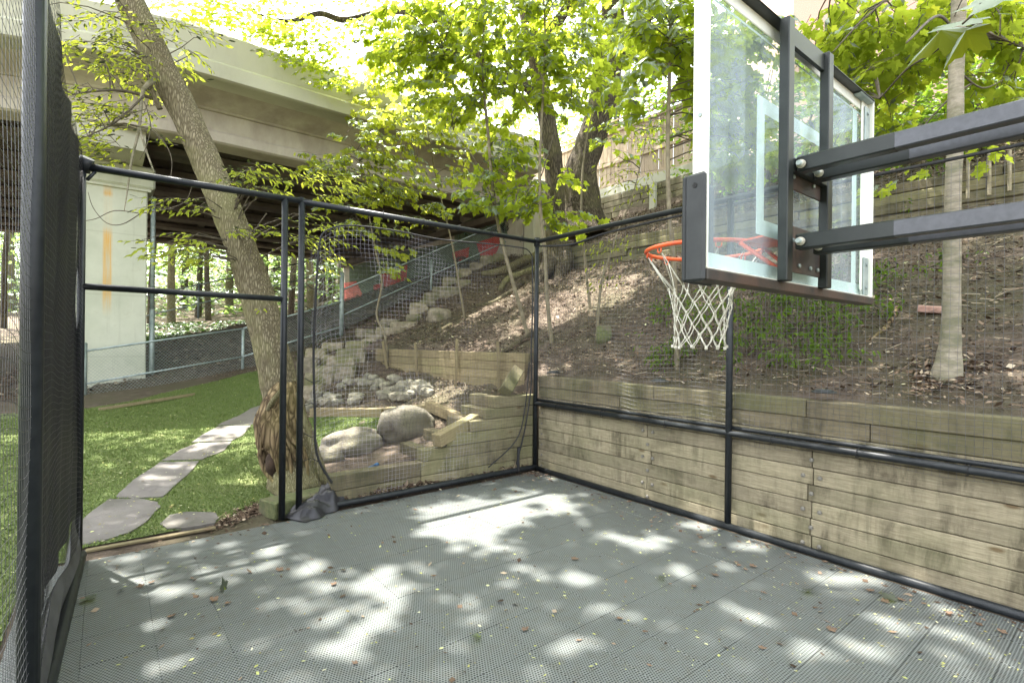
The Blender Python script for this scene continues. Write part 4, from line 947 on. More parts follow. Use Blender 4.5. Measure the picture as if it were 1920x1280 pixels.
stairs = thing('stone_staircase', 'rough stone block staircase climbing from the lawn to the abutment', 'staircase', hit(640,690))
steps = [(503,771,34,16),(503,752,24,16),(596,722,54,20),(624,713,76,24),(585,748,34,22),(575,700,40,26),(615,684,34,16),(638,689,54,18),(655,683,54,26),(590,676,40,20),(622,660,40,16),(665,656,36,15),(700,640,34,13),(690,648,30,12),(684,632,36,14),(730,628,56,13),(757,616,52,12),(730,612,36,12),(775,602,28,12),(783,590,34,20),(800,578,30,14),(808,566,30,16),(835,557,52,18),(842,536,30,15),(870,520,30,15),(868,538,28,12),(892,508,26,14),(913,497,28,16),(935,490,22,13),(950,474,28,14),(966,462,26,12),(980,450,26,12),(1001,449,18,15),(905,480,22,12)]
random.seed(8)
for k, (px, py, wpx, hpx) in enumerate(steps):
    g = hit(px, py); g = g*1.0; Y = g.y; wd = wpx/FOC*Y; ht = hpx/FOC*Y*1.15; dp = max(.32, wd*.6)
    a = random.uniform(-.12, .12)+.10; ax = Vector((math.cos(a), math.sin(a), 0)); ay = Z.cross(ax)
    bm = bmesh.new(); bmesh.ops.create_cube(bm, size=1); bmesh.ops.subdivide_edges(bm, edges=bm.edges[:], cuts=3, use_grid_fill=True)
    for q in bm.verts:
        p = Vector((q.co.x*wd, q.co.y*dp, q.co.z*ht*1.35)); edge_ = sum(1 for v_ in q.co if abs(v_) > .49)
        p *= (1-.05*(edge_-1)*max(0, edge_-1)); s_ = mnoise.noise(p*7+Vector((k*5.1, 0, 0)))
        q.co = p+Vector((s_, mnoise.noise(p*6+Vector((0, k*3, 0))), mnoise.noise(p*5+Vector((0, 0, k)))*.8))*.022
    me = bpy.data.meshes.new('step_stone'); bm.to_mesh(me); bm.free(); me.materials.append(m_stone)
    o = bpy.data.objects.new('step_stone', me); R = Matrix((ax, ay, Z)).transposed().to_4x4(); o.matrix_basis = Matrix.Translation(g+Vector((0,dp*.4,ht*.32))) @ R; link(o, stairs)
g = hit(822,604); rock('boulder', g+Vector((0,.2,.12)), .30, .22, .20, m_stone, None, 3, 3, .2, .2, .45, label='angular pale boulder beside the stone steps', cat='boulder')
g = hit(672,858); rock('boulder', g+Vector((-.17,.28,.12)), .46, .28, .22, m_boulder, None, 12, 4, .22, -.1, .35, -.22, label='smaller rounded grey boulder at the edge of the small lawn', cat='boulder')
g = hit(757,828); rock('boulder', g+Vector((-.04,.30,.16)), .40, .34, .29, m_boulder, None, 21, 4, .20, .2, .35, -.08, label='largest rounded boulder behind the net with a sunlit top', cat='boulder')
g = hit(612,868); rock('boulder', g+Vector((0,.12,.05)), .17, .14, .11, m_boulder, None, 31, 3, .2, 0, 0, 0, label='small dark stone between the leaning tree and the boulders', cat='stone')
rub = [(674,717),(682,722),(697,720),(703,729),(712,722),(713,740),(722,727),(733,722),(728,737),(737,735),(742,748),(750,737),(757,727),(762,735),(767,722),(772,742),(779,735),(784,727),(790,738),(797,733),(803,741),(745,716),(722,745),(757,748),(592,757),(602,752),(611,759),(622,752),(630,758),(640,756),(663,757),(668,750),(596,745),(585,758),(655,720),(640,728),(806,733),(736,712),(700,712),(575,770),(690,711),(616,745),(633,745)]
random.seed(3)
for k, (px, py) in enumerate(rub):
    g = hit(px, py); s_ = random.uniform(.075, .15); rock('rubble_stone', g+Vector((0,0,s_*.3)), s_, s_*random.uniform(.7,1), s_*.72, m_pebble, None, k, 2, .3, random.random()*3, .6, label=('pale rubble stone in the row along the low edging timber' if py > 741 and px < 680 else 'pale rubble stone scattered on the soil below the stone steps' if px < 700 else 'greenish rubble stone in the upper left of the heap behind the net' if px < 735 and py < 732 else 'greenish rubble stone at the lower front of the heap behind the net' if py > 739 else 'greenish rubble stone at the right end of the heap behind the net' if px > 776 else 'greenish rubble stone in the middle of the heap behind the net'), cat='stone', group='rubble stones in the planter bed')
# fallen logs and roots on the slope
def log(px, r, lab, mat=m_bark, nm='fallen_log'):
    pts = [hit(*q)+Vector((0,0,r*.6)) for q in px]; sp = smooth(pts, 6); b = MB(); b.tube(sp, lerpr([r,r*.95,r*.8,r*.55], len(sp)), 12, True, .16, seed=px[0][0]); return b.build(nm, mat, label=lab, cat='log')
log([(1006,487),(975,500),(940,515),(905,520)], .14, 'thick fallen log lying across the top of the slope')
log([(1035,497),(985,516),(950,530),(938,548)], .10, 'forked bare log just below the thick fallen log')
log([(980,533),(930,568),(890,577)], .06, 'thin branch lying on the soil below the logs', m_bark_dk)
log([(1000,628),(965,650),(945,663)], .05, 'short dark branch lying above the planter wall', m_bark_dk)
log([(845,611),(818,628)], .05, 'short split branch lying below the stone steps')
log([(1684,578),(1672,600),(1655,622),(1630,640)], .022, 'broken pale root sticking out of the slope near the pale trunk', m_deadwood)
g = hit(1134,640); b = MB(); b.tube([g-Vector((0,0,.05)), g+Vector((-.01,0,.06)), g+Vector((-.015,0,.19)), g+Vector((-.015,0,.215))], [.11,.105,.10,.085], 18, True, .06); b.build('stump', m_moss, label='short round mossy stump on the sunlit slope', cat='stump')
g = hit(1745,590); local_box('brick', g+Vector((0,0,.05)), Vector((.8,-.6,-.1)).normalized(), Vector((.6,.8,.15)).normalized(), Vector((0,-.2,1)).normalized(), .19, .1, .06, .006, m_brick, label='pink brick lying on the soil left of the pale trunk', cat='brick')
for k, (px, py) in enumerate(((1038,699),(1237,715),(1545,736))):
    g = on_v(px, py, .13); g.z = max(g.z, 1.175) if True else g.z; b = MB()
    b.tube([g, g+Z*.012], .085, 20); b.tube([g+Z*.012, g+Z*.026, g+Z*.03], [.07,.05,.01], 20); b.build('cap_light', m_pad, label='low black round cap on the retaining wall, '+('nearest the court corner','left of the backboard pad','below the backboard, right of the post')[k], cat='cap', group='black caps along the wall top')
g = hit(740,868); b = MB(); p0, p1 = at(648,889,5.35), at(703,868,5.75); p0.z = gz(p0)+.06; p1.z = gz(p1)+.10; b.tube([p0, p0.lerp(p1,.5)+Vector((0,0,.01)), p1], [.016,.02,.02], 8); b.tube([p1, p1+(p1-p0)*.1], .024, 8); b.build('blue_tube', m_blue, label='blue plastic tube lying on the soil behind the stepped wall', cat='tube')
beam('timber', at(500,955,4.62)-Vector((0,0,.0)), at(628,926,5.25), .26, .15, m_moss, None, .01, label='mossy timber block behind the two gate posts', cat='timber')
# black tarp heap
b = MB(); nx_, ny_ = 34, 16; c0 = floor(552,955,.1); c1 = floor(640,922,.1); vs = []; ax_ = (c1-c0); ay_ = Z.cross(ax_.normalized())
for i in range(nx_+1):
    for j in range(ny_+1):
        a_, e_ = i/nx_, j/ny_-.5; fall = abs(e_)*2; p = c0+ax_*a_+ay_*(e_*.30)
        h_ = (.10+.10*math.exp(-((a_-.72)/.16)**2))*(1-fall**2.5)*min(1, a_*6, (1-a_)*5)
        fold = .022*math.sin(a_*26+e_*9)+.018*mnoise.noise(Vector((a_*9, e_*8, 3)))*2; p += ay_*(.02*math.sin(a_*19))
        p.z = max(.01, .012+h_+fold*min(1, h_*14)); vs.append(p)
b.add(vs, [(i*(ny_+1)+j, (i+1)*(ny_+1)+j, (i+1)*(ny_+1)+j+1, i*(ny_+1)+j+1) for i in range(nx_) for j in range(ny_)], True)
b.build('tarp', m_tarp, label='crumpled black tarp draped over the mossy timber', cat='tarp')
# leaf piles at the foot of the net
n = 5200; s_ = rng.uniform(0, 2.8, n); hgt = .045+.05*np.exp(-((s_-1.75)/.35)**2); a = .025+np.abs(rng.normal(0, .03, n)); a = np.minimum(a, .085); 
chips('leaf_pile', a, -s_, .02, m_litter, np.clip(rng.beta(2.2, 1.8, n), 0, 1), 'dry leaves heaped along the foot of the far net', 0, .8, lambda a_, b_: rng.random(len(a_))*hgt)
n = 2500; px_ = rng.uniform(0, 1, n); A1 = np.array(to_uv(floor(410,985))); A2 = np.array(to_uv(floor(500,950))); 
aa = A1[0]+(A2[0]-A1[0])*px_+rng.normal(0, .07, n)+.05; bb = A1[1]+(A2[1]-A1[1])*px_+rng.normal(0, .07, n)
chips('leaf_pile', aa, bb, .012, m_litter, np.clip(rng.beta(2, 2.6, n), 0, 1), 'brown leaves beside the mossy timber at the court edge', .006, .35)
beam('edging_board', floor(160,1034,.0)+U*.02, floor(405,990,.0)+U*.02, .05, .02, m_wood_new, None, .004, label='thin wooden board along the court edge in the doorway', cat='board')
b0_ = hit(185,771); b1_ = hit(365,742); beam('edging_board', b0_+Z*.03, b1_+Z*.03, .03, .05, m_wood_new, None, .004, label='thin timber edging where the lawn meets the bank', cat='board')
# larger dead leaves on the court, each a thing
m_deadleaf = basic('curled_brown_leaf', (.10,.065,.042), (.20,.135,.09), 40, .85, .4, 80, .003, rnd=5.)
v_, f_ = TPL['maple']; dl = bpy.data.meshes.new('fallen_leaf'); dl.from_pydata([(x-.4, y, .25*abs(y)+.3*(x-.4)**2+.05*math.sin(9*x+5*y)) for x, y, z in v_], [], f_); dl.materials.append(m_deadleaf); dl.update()
gl = bpy.data.meshes.new('fallen_leaf'); gl.from_pydata([(x-.4, y, .12*abs(y)+.1*x*x) for x, y, z in v_], [], f_); gl.materials.append(lm('maple', True)); gl.update()
spots = [(300,1015),(390,993),(415,1106),(285,1092),(262,1100),(360,1085),(540,1068),(322,1155),(402,1124),(425,1132),(525,1068),(625,1095),(1165,968),(1380,1055),(1385,1060),(1340,1078),(1398,1068),(1412,1062),(1632,1108),(1432,1112),(1160,1160),(665,1243),(1078,1048),(1300,1100),(1660,1128),(1690,1125),(1560,1180),(1780,1150),(1430,1215),(1210,1185),(985,1180),(1805,1140),(1880,1185),(500,985),(1300,1035),(1025,890),(1240,945)]
random.seed(21)
for k, (px, py) in enumerate(spots):
    g = floor(px, py, .004); o = bpy.data.objects.new('fallen_leaf', dl); s_ = random.uniform(.032, .06)
    o.matrix_basis = Matrix.Translation(g+Z*.004) @ Matrix.Rotation(random.random()*6.3, 4, 'Z') @ Matrix.Rotation(random.uniform(-.2,.2), 4, 'X') @ Matrix.Diagonal((s_, s_*random.uniform(.5,1), s_*random.uniform(.5,1.2), 1)); link(o)
    tag(o, 'curled dry brown leaf '+('close to the foot of the right wall' if px > 1160 and py < 1150 and (px-1005)*.305+880 > py-130 and px > 1300 and py < 1130 else 'at the near right of the court' if px > 1300 else 'near the far corner of the court' if py < 1000 and px > 900 else 'by the doorway edge of the court' if py < 1030 else 'in the left part of the court' if px < 640 else 'in the middle of the court'), 'leaf', 'dry leaves lying on the court')
gspots = [(418,1108,.085,1.3,'upright bright green maple leaf on the left part of the court'),(505,963,.06,.1,'pale green leaf close to the foot of the gate post'),(167,1125,.09,.05,'flat pale leaf near the left net'),(1665,1122,.09,.1,'large green leaf beside a brown one at the right of the court'),(1515,1110,.07,.15,'dark green leaf left of the brown star shaped one'),(893,1197,.055,.1,'lone yellow green leaf in the shaded middle of the court'),(1240,1085,.05,.1,'small yellow green leaf below the court centre')]
for px, py, s_, tl, lb in gspots:
    g = floor(px, py, .006); o = bpy.data.objects.new('fallen_leaf', gl); o.matrix_basis = Matrix.Translation(g+Z*(.01+.4*s_*math.sin(tl))) @ Matrix.Rotation(random.random()*6.3, 4, 'Z') @ Matrix.Rotation(-tl, 4, 'Y') @ Matrix.Scale(s_, 4); link(o); tag(o, lb, 'leaf', 'green leaves lying on the court')

# ================================================================== TREES
def tree(name, label, cat, base, group=None): return thing(name, label, cat, base, group)
random.seed(42)
# --- leaning tree
T1 = tree('leaning_tree', 'big leaning tree with a rotten hollow at its foot', 'tree', floor(555,905))
tp = [at(566,925,5.45), at(556,880,5.5), at(541,800,5.55), at(527,730,5.65), at(505,640,5.7), at(478,540,5.75), at(440,430,5.8), at(398,330,5.85), at(350,220,5.9), at(300,120,5.9), at(245,5,5.95), at(195,-110,6.0), at(160,-260,6.1)]
tr_ = stem('trunk', tp, [.33,.29,.215,.19,.18,.172,.165,.16,.155,.152,.15,.145,.13], m_bark, T1, 20, .10, 6)
# hollow foot: a swollen, split burl with a dark mouth low on its left side
def burl():
    pts = smooth([at(540,715,5.50), at(528,760,5.44), at(520,800,5.40), at(523,850,5.38), at(537,895,5.38), at(548,930,5.38)], 7); n = 40; b = MB(); vs = []; m = len(pts)
    rs = [float(np.interp(i/(m-1), [0,.15,.35,.6,.8,1], [.10,.17,.215,.20,.155,.15])) for i in range(m)]
    for i, p in enumerate(pts):
        for k in range(n):
            a = 2*pi*k/n; h = i/(m-1)
            tw_ = a+h*1.1; q = 1+.085*math.sin(tw_*7+3*mnoise.noise(Vector((h*3, a, 0))))+.05*math.sin(tw_*15+h*6)+.14*mnoise.noise(Vector((math.cos(a)*1.5, math.sin(a)*1.5, h*3)))
            # mouth: pressed in on the camera's left, low down
            mouth = math.exp(-(((a-math.radians(235)+pi) % (2*pi)-pi)/.55)**2)*math.exp(-((h-.66)/.13)**2); q *= 1-.62*mouth
            vs.append(p+Vector((math.cos(a), math.sin(a), 0))*rs[i]*q)
    b.add(vs, [(i*n+k, i*n+(k+1) % n, (i+1)*n+(k+1) % n, (i+1)*n+k)[::-1] for i in range(m-1) for k in range(n)], True); return b.build('burl', m_deadwood, T1)
burl()
rock('rotten_hollow', at(509,870,5.26), .075, .05, .125, m_hollow, T1, 5, 3, .25, 0, 0, .1)
for k, px in enumerate([[(503,770),(492,800),(488,845),(497,882),(516,905)],[(512,765),(520,800),(545,835),(560,870),(566,915)],[(540,740),(533,785),(545,820),(570,850),(580,905)],[(497,800),(516,818),(540,850),(548,892)],[(492,842),(508,838),(530,852),(540,880)],[(532,725),(515,748),(500,770)],[(556,735),(568,775),(588,845),(606,905)]]):
    pts = [at(x, y, 5.22+.05*abs(x-530)/40) for i, (x, y) in enumerate(px)]; sp = smooth(pts, 6)
    b = MB(); b.tube(sp, lerpr([.012,.026,.030,.016], len(sp)), 9, True, .3, seed=k*7); b.build('root_rib', m_deadwood if k not in (5,6) else m_bark, T1)
for px in ([(566,880),(585,905),(610,928)],[(545,900),(535,930),(525,944)]):
    b = MB(); sp = smooth([at(x, y, 5.35) for x, y in px], 5); b.tube(sp, lerpr([.14,.09,.03], len(sp)), 12, True, .15); b.build('root', m_bark, T1)
# broken limb hanging at the left and its leafy shoots
limb = stem('limb', [at(300,205,5.75), at(285,168,5.7), at(272,110,5.65)], [.03,.022,.01], m_bark, T1, 7, .05)
hang = stem('dead_limb', [at(290,150,5.75), at(276,160,5.6), at(266,180,5.6), at(261,240,5.6), at(247,300,5.6), at(240,350,5.6), at(233,396,5.6)], [.03,.024,.018,.015,.012,.008,.004], m_bark_lt, T1, 7, .05)
stem('dead_limb', [at(261,238,5.6), at(275,285,5.58), at(290,325,5.6)], [.014,.010,.006], m_bark_lt, T1, 6, .05)
br = stem('branch', [at(298,188,5.8), at(240,172,5.6), at(190,170,5.4), at(135,178,5.3)], [.022,.016,.012,.006], m_twig, T1, 6, .05)
br2 = stem('branch', [at(270,180,5.6), at(215,230,5.5), at(165,255,5.45), at(128,275,5.4)], [.014,.010,.007,.004], m_twig, T1, 6, .05)
for px in ([(270,190),(282,230),(276,270),(262,300)],[(280,240),(310,270),(322,300),(320,335)],[(262,400),(215,395),(180,410),(150,415)],[(262,400),(300,395),(345,380),(360,350)],[(264,400),(230,420),(200,418),(175,390),(165,360)],[(398,340),(372,352),(345,342)],[(500,400),(480,430),(470,470),(466,490)]):
    sp = smooth([at(x, y, 5.55) for x, y in px], 5); b = MB(); b.tube(sp, lerpr([.006,.005,.003], len(sp)), 5, False); b.build('twig', m_twig, T1)
S = Sprays()
def blobpx(S_, px, py, Y, rx, ry, rd, n, size, org=None, **kw): 
    S_.blob(at(px, py, Y), (rx/FOC*Y, rd, ry/FOC*Y), n, size, org, **kw)
att = br+br2+limb
o1 = at(300,200,5.8)
blobpx(S, 215, 125, 5.6, 85, 45, .5, 42, .085, o1, leaves=8, spread=.15, attach=att, p_attach=.3)
blobpx(S, 190, 205, 5.6, 85, 38, .45, 38, .085, o1, leaves=8, spread=.15, attach=att, p_attach=.3)
blobpx(S, 170, 275, 5.5, 60, 30, .35, 18, .085, o1, leaves=8, spread=.14, attach=att, p_attach=.3)
blobpx(S, 300, 250, 5.5, 30, 35, .25, 7, .075, o1, leaves=6, spread=.12, attach=att, p_attach=.3)
blobpx(S, 250, 60, 5.8, 170, 60, .8, 55, .085, o1, leaves=9, spread=.16, attach=tr_, p_attach=.15)
blobpx(S, 480, 335, 5.4, 60, 30, .3, 22, .085, at(420,330,5.5), leaves=8, spread=.13, attach=tr_, p_attach=.5)
blobpx(S, 340, 465, 5.3, 75, 30, .3, 26, .085, at(400,440,5.5), leaves=8, spread=.13, attach=tr_, p_attach=.4)
blobpx(S, 330, 385, 5.3, 55, 18, .25, 12, .08, at(400,400,5.5), leaves=7, spread=.13, attach=tr_, p_attach=.4)
blobpx(S, 470, 440, 5.5, 40, 25, .25, 9, .08, at(440,430,5.6), leaves=7, spread=.13, attach=tr_, p_attach=.4)
blobpx(S, 575, 440, 5.7, 70, 40, .4, 26, .08, at(500,400,5.8), leaves=7, spread=.13, attach=tr_, p_attach=.2)
blobpx(S, 605, 335, 6.2, 70, 35, .5, 26, .085, at(500,330,6.0), leaves=8, spread=.15)
blobpx(S, 610, 490, 6.0, 40, 30, .4, 8, .08, at(500,400,5.8), leaves=7, spread=.13)
blobpx(S, 490, 590, 5.5, 8, 12, .05, 1, .07, at(510,590,5.6), leaves=3, spread=.08)
S.finish('oval', 'lime', T1, 200)

# --- thin maple saplings
def sapling(label, px, Ys, rs, blobs, kind='maple', singles=40, size=.135, tpl='maple', mat=None, side=(), dn=1.6):
    base = hit(*px[0]); Y0 = base.y; pts = [base-Vector((0,0,.1))]+[at(x, y, Y0+dy) for (x, y), dy in zip(px[1:], Ys)]
    T = tree('maple_sapling', label, 'sapling', base, 'thin maple saplings on the slope'); sp = stem('trunk', pts, rs, mat or m_bark_sap, T, 8, .06)
    att = list(sp[len(sp)//3:])
    for bpx, r0 in side:
        q = stem('branch', [at(x, y, Y0+d) for x, y, d in bpx], [r0, r0*.7, r0*.35], m_twig, T, 6, .05); att += q
    S = Sprays()
    for (cx, cy, dy, rx, ry, rd, n, lv) in blobs: blobpx(S, cx, cy, Y0+dy, rx, ry, rd, int(n*dn), size, at(px[-1][0], cy, Y0), leaves=lv, spread=.24, attach=att, p_attach=.16, droop=.35, hang=(-1.3,-.1))
    S.finish(tpl, kind, T, singles); return T
sapling('sapling with a kinked stem left of the planter wall stakes', [(728,688),(722,630),(706,590),(716,530),(704,470),(690,390),(684,330),(650,250)], [0,.0,0,0,.0,-.1,-.2], [.026,.024,.022,.020,.018,.014,.010,.004],
    [(690,365,-.2,110,30,.5,26,9),(640,300,-.3,85,35,.5,26,9),(740,250,-.2,110,45,.6,40,9),(760,330,-.3,80,30,.5,20,8),(700,420,-.4,70,25,.4,12,8),(740,470,-.5,22,45,.15,7,8)], 'lime', 70, dn=1.1, side=(([(690,390,0),(720,340,-.1),(780,300,-.3)],.008),([(700,460,0),(650,380,-.2),(600,340,-.4)],.007)))
sapling('slender sapling standing above the tan planter wall', [(873,600),(862,540),(848,460),(829,380),(815,320),(800,240),(770,150)], [0,0,0,0,0,0], [.024,.021,.018,.015,.011,.008,.004],
    [(820,230,-.2,110,55,.6,38,9),(780,150,0,110,55,.7,38,9),(800,400,-.2,55,25,.3,11,8),(740,180,-.2,110,50,.6,36,9),(870,320,-.2,60,35,.4,10,8)], 'lime', 60, dn=1.15)
sapling('tallest dark stemmed sapling rising from the soil left of the corner post', [(994,632),(962,530),(938,440),(926,370),(915,250),(905,120),(912,-20),(915,-120)], [0,0,0,0,0,.0,0], [.034,.031,.029,.028,.024,.019,.014,.01],
    [(900,150,0,120,80,.8,44,9),(850,60,0,150,60,.9,60,9),(930,-10,0,170,60,.9,40,9),(950,300,0,70,60,.5,22,9),(900,370,-.2,50,35,.3,10,8),(760,90,0,100,60,.7,34,9)], 'maple', 50, side=(([(908,160,0),(880,120,-.1),(830,90,-.3)],.010),([(926,380,0),(890,300,0),(850,245,.1)],.009)))
sapling('pale sapling growing just behind the corner post', [(1036,645),(1026,560),(1022,480),(1014,400),(1012,300),(1018,180),(1022,60),(1015,-60)], [0,0,0,0,0,0,0], [.032,.029,.027,.025,.022,.018,.014,.01],
    [(1040,130,0,100,70,.7,36,9),(1000,370,.2,60,45,.4,14,8),(1060,400,.5,50,35,.4,7,8),(1030,30,0,120,60,.8,36,9),(1070,330,.5,30,25,.4,3,8)], 'maple', 40, side=(([(1016,230,0),(985,190,0),(940,120,0)],.010),([(1015,330,0),(1060,200,0),(1130,130,0)],.010)))
sapling('straight sapling on the slope right of the corner post', [(1108,578),(1100,520),(1092,430),(1090,360),(1098,270),(1120,170),(1140,60)], [0,0,0,0,0,0], [.024,.022,.020,.018,.014,.010,.006],
    [(1120,150,0,90,60,.6,18,9),(1150,250,0,60,40,.5,5,7),(1180,60,0,90,60,.7,22,9)], 'maple', 30)
sapling('small crooked sapling beside the round stump', [(1119,640),(1122,580),(1130,520),(1140,490),(1160,430),(1185,370),(1205,290),(1215,230)], [0,0,0,0,0,0,0], [.020,.020,.018,.015,.011,.008,.006,.003],
    [(1145,455,0,35,40,.2,9,6),(1190,330,0,60,50,.4,12,7),(1215,250,0,60,45,.4,9,7),(1135,520,0,22,14,.1,4,6)], 'lime', 20, size=.07, tpl='oval')
sapling('sapling rising behind the hoop net beside the backboard', [(1270,690),(1266,560),(1262,470),(1255,400),(1252,280),(1255,150),(1258,0),(1258,-120)], [0,0,0,0,0,0,0], [.030,.028,.026,.025,.023,.020,.017,.012],
    [(1240,40,0,80,70,.6,30,9),(1200,160,0,60,40,.5,7,8),(1360,120,0,90,110,.6,44,9),(1400,260,.3,90,60,.5,24,8)], 'maple', 30)

# --- two old trees at the top of the slope
def bigtree(label, px, dY, rs, limbs, blobs, roots=(), mat=m_bark, Y=None):
    base = hit(*px[0]) if Y is None else at(px[0][0], px[0][1], Y); Y0 = base.y
    T = tree('old_tree', label, 'tree', base, 'old trees at the top of the slope'); pts = [base-Vector((0,0,.3))]+[at(x, y, Y0+d) for (x, y), d in zip(px[1:], dY)]
    sp = stem('trunk', pts, rs, mat, T, 18, .14); att = []
    for l_, r_ in limbs: att += stem('limb', [at(x, y, Y0+d) for x, y, d in l_], r_, mat, T, 10, .08)
    for l_ in roots: stem('root', [at(x, y, Y0+d) for x, y, d in l_], [.22,.14,.05], mat, T, 10, .12)
    S = Sprays()
    for (cx, cy, dy, rx, ry, rd, n, lv) in blobs: blobpx(S, cx, cy, Y0+dy, rx, ry, rd, n, .13, at(px[-1][0], cy, Y0), leaves=lv, spread=.35, attach=att or sp[-12:], p_attach=.1)
    S.finish('lobed', 'maple', T, 0)
bigtree('old tree with a long arching bough, straight behind the corner post', [(1052,512),(1048,470),(1040,420),(1040,330),(1030,250),(1015,170),(1000,90),(985,0),(975,-120)], [0,.0,.0,0,0,0,0,0], [.40,.29,.25,.22,.21,.20,.19,.17,.15],
    [([(1022,200,0),(985,160,0),(930,140,-.3),(880,90,-.6),(820,40,-1),(740,20,-1.5),(650,38,-2),(600,26,-2.3),(545,40,-2.6),(500,32,-2.8)], [.16,.13,.12,.10,.085,.07,.06,.05,.035,.02]),([(1005,110,0),(1060,20,0),(1120,-60,0)], [.16,.12,.09])],
    [(1000,60,0,200,70,1.2,60,10),(870,40,-.5,150,60,1.2,50,10),(940,-60,0,260,70,2,28,10),(570,90,-2.6,90,50,.6,40,10),(660,-10,-2.2,110,50,.8,18,10),(500,20,-2.8,110,35,.8,34,10),(620,130,-2.4,45,25,.4,12,8),(400,20,-2.8,110,35,.8,26,10)],
    [[(1060,480,-.2),(1050,520,-.5),(1035,560,-.9)],[(1035,490,-.2),(1015,520,-.4),(1000,545,-.7)]], m_bark_dk)
bigtree('old tree with a curved trunk above the terrace wall', [(1092,418),(1092,390),(1088,330),(1108,260),(1130,190),(1145,110),(1148,20),(1140,-100)], [0,.0,.0,0,0,0,0], [.75,.48,.40,.36,.34,.31,.27,.2],
    [([(1138,150,0),(1190,80,0),(1230,10,0)], [.16,.12,.08])], [(1150,60,0,150,80,1.5,60,10),(1230,20,0,120,80,1.2,40,10),(1110,-40,0,200,60,1.5,40,10),(1190,180,-1,60,30,.7,5,9)],
    [[(1105,400,0),(1125,412,-.1),(1150,425,-.3)],[(1078,400,0),(1062,425,-.2),(1055,445,-.3)]], m_bark_dk, Y=13.0)

# --- pale trunk on the right and its big leaves
base = hit(1776,712); Y7 = base.y
T7 = tree('maple_tree', 'maple with a smooth pale trunk behind the steel arms', 'tree', base)
sp7 = stem('trunk', [base-Vector((0,0,.1)), at(1776,700,Y7), at(1782,640,Y7), at(1785,540,Y7), at(1786,400,Y7), at(1791,250,Y7), at(1793,120,Y7), at(1798,0,Y7), at(1800,-150,Y7), at(1790,-320,Y7)], [.12,.092,.062,.053,.050,.048,.046,.044,.042,.035], m_bark_lt, T7, 16, .10)
att7 = []
for l_, r_ in (([(1788,70,0),(1740,105,.2),(1700,130,.4),(1650,185,.7)], [.012,.009,.006]), ([(1660,0,.5),(1610,45,.5),(1560,100,.5)], [.010,.008,.004]), ([(1793,130,0),(1840,165,.1),(1880,150,.1)], [.008,.006,.003]), ([(1790,60,0),(1760,30,-1),(1700,80,-1.7)], [.01,.008,.004]), ([(1797,30,0),(1850,60,.4),(1920,90,.6)], [.012,.008,.004]), ([(1796,-100,0),(1650,-60,.4),(1560,-10,.8)], [.025,.018,.009])):
    att7 += stem('branch', [at(x, y, Y7+d) for x, y, d in l_], r_, m_twig, T7, 6, .05)
S = Sprays()
for (cx, cy, dy, rx, ry, rd, n, lv) in ((1620,110,1.2,85,90,.5,46,8),(1700,60,1.0,130,70,.5,46,8),(1860,60,.8,90,80,.4,40,8),(1560,60,1.6,60,60,.5,26,8),(1640,200,1.6,80,45,.5,22,8),(1850,190,1.0,70,45,.4,20,8),(1560,160,1.8,45,70,.4,16,8),(1690,330,.3,25,10,.1,2,5),(1850,265,.1,20,10,.1,2,5)):
    blobpx(S, cx, cy, Y7+dy, rx, ry, rd, n, .11, at(1790,cy,Y7), leaves=lv, spread=.24, attach=att7, p_attach=.2, droop=.35, hang=(-1.3,-.1))
S.finish('maple', 'maple', T7, 170)
for (x, y, Y, dx, dz, s_) in ((1735,75,1.30,-.75,-.35,.13),(1770,60,1.34,-.9,-.2,.12),(1805,70,1.25,-.55,-.5,.105),(1850,0,1.2,-.7,-.45,.12),(1800,25,1.4,-1,-.1,.10)):
    c = at(x+ (60 if dx < -.6 else 30), y-25, Y); d = Vector((dx, .15, dz)).normalized(); nn = (Vector((.1,-.5,.9))-d*d.dot(Vector((.1,-.5,.9)))).normalized(); B_v = nn.cross(d)
    leaf_cloud('leaf', [c], [d], [nn], [s_], 'maple', 'yellow', T7); bpy.data.objects[-1]
b = MB(); b.tube(smooth([at(1790,30,Y7), at(1810,-10,2.2), at(1850,-20,1.35), at(1830,20,1.27), at(1805,45,1.3)], 5), .003, 5); b.build('twig', m_twig, T7)
n = 900; u7, v7 = to_uv(base); rr = rng.gamma(2.2, .07, n)+.06; an = rng.uniform(0, 2*pi, n)
chips('leaf_litter', u7+rr*np.cos(an), v7+rr*np.sin(an), .014, m_litter, rng.beta(2, 2, n), 'dry leaves gathered round the foot of the pale trunk', .03+.03*np.exp(-rr*6), .5)
# --- shrub masses behind on the upper slope
S = Sprays(); Tb = tree('shrub', 'dense leafy shrubs along the foot of the cedar fence', 'shrub', uv(1.5, 6.0, 4.3))
for (cx, cy, Y, rx, ry, rd, n) in ((1300,200,9.5,120,90,1.0,60),(1430,170,8.5,120,110,1.0,70),(1580,200,7.5,120,90,.9,60),(1720,170,7,120,90,.9,60),(1860,170,6.6,110,90,.9,60)):
    blobpx(S, cx, cy, Y, rx, ry, rd, n, .09, leaves=12, spread=.3)
for _ in range(520):
    u_ = random.uniform(-5.5, 1.6); v__ = random.uniform(5.2, 8.5); p = uv(u_, v__, 0); p.z = float(tz(u_, v__))+random.random()*1.5
    S.spray(p, Vector((random.gauss(0,1), random.gauss(0,1), 0)), 12, .09, .3, tw=False)
S.finish('blob', 'canopy', Tb); 
b = MB()
for px in (1330,1440,1560,1700,1850):
    q = on_v(px, 340, 5.4)
    for k in range(3): b.tube([Vector((q.x, q.y, gz(q)-.1)), Vector((q.x+random.uniform(-.4,.4), q.y+.1, gz(q)+1.1)), Vector((q.x+random.uniform(-.8,.8), q.y, gz(q)+2.4))], [.03,.02,.008], 6)
b.build('stems', m_twig, Tb, kind='stuff')
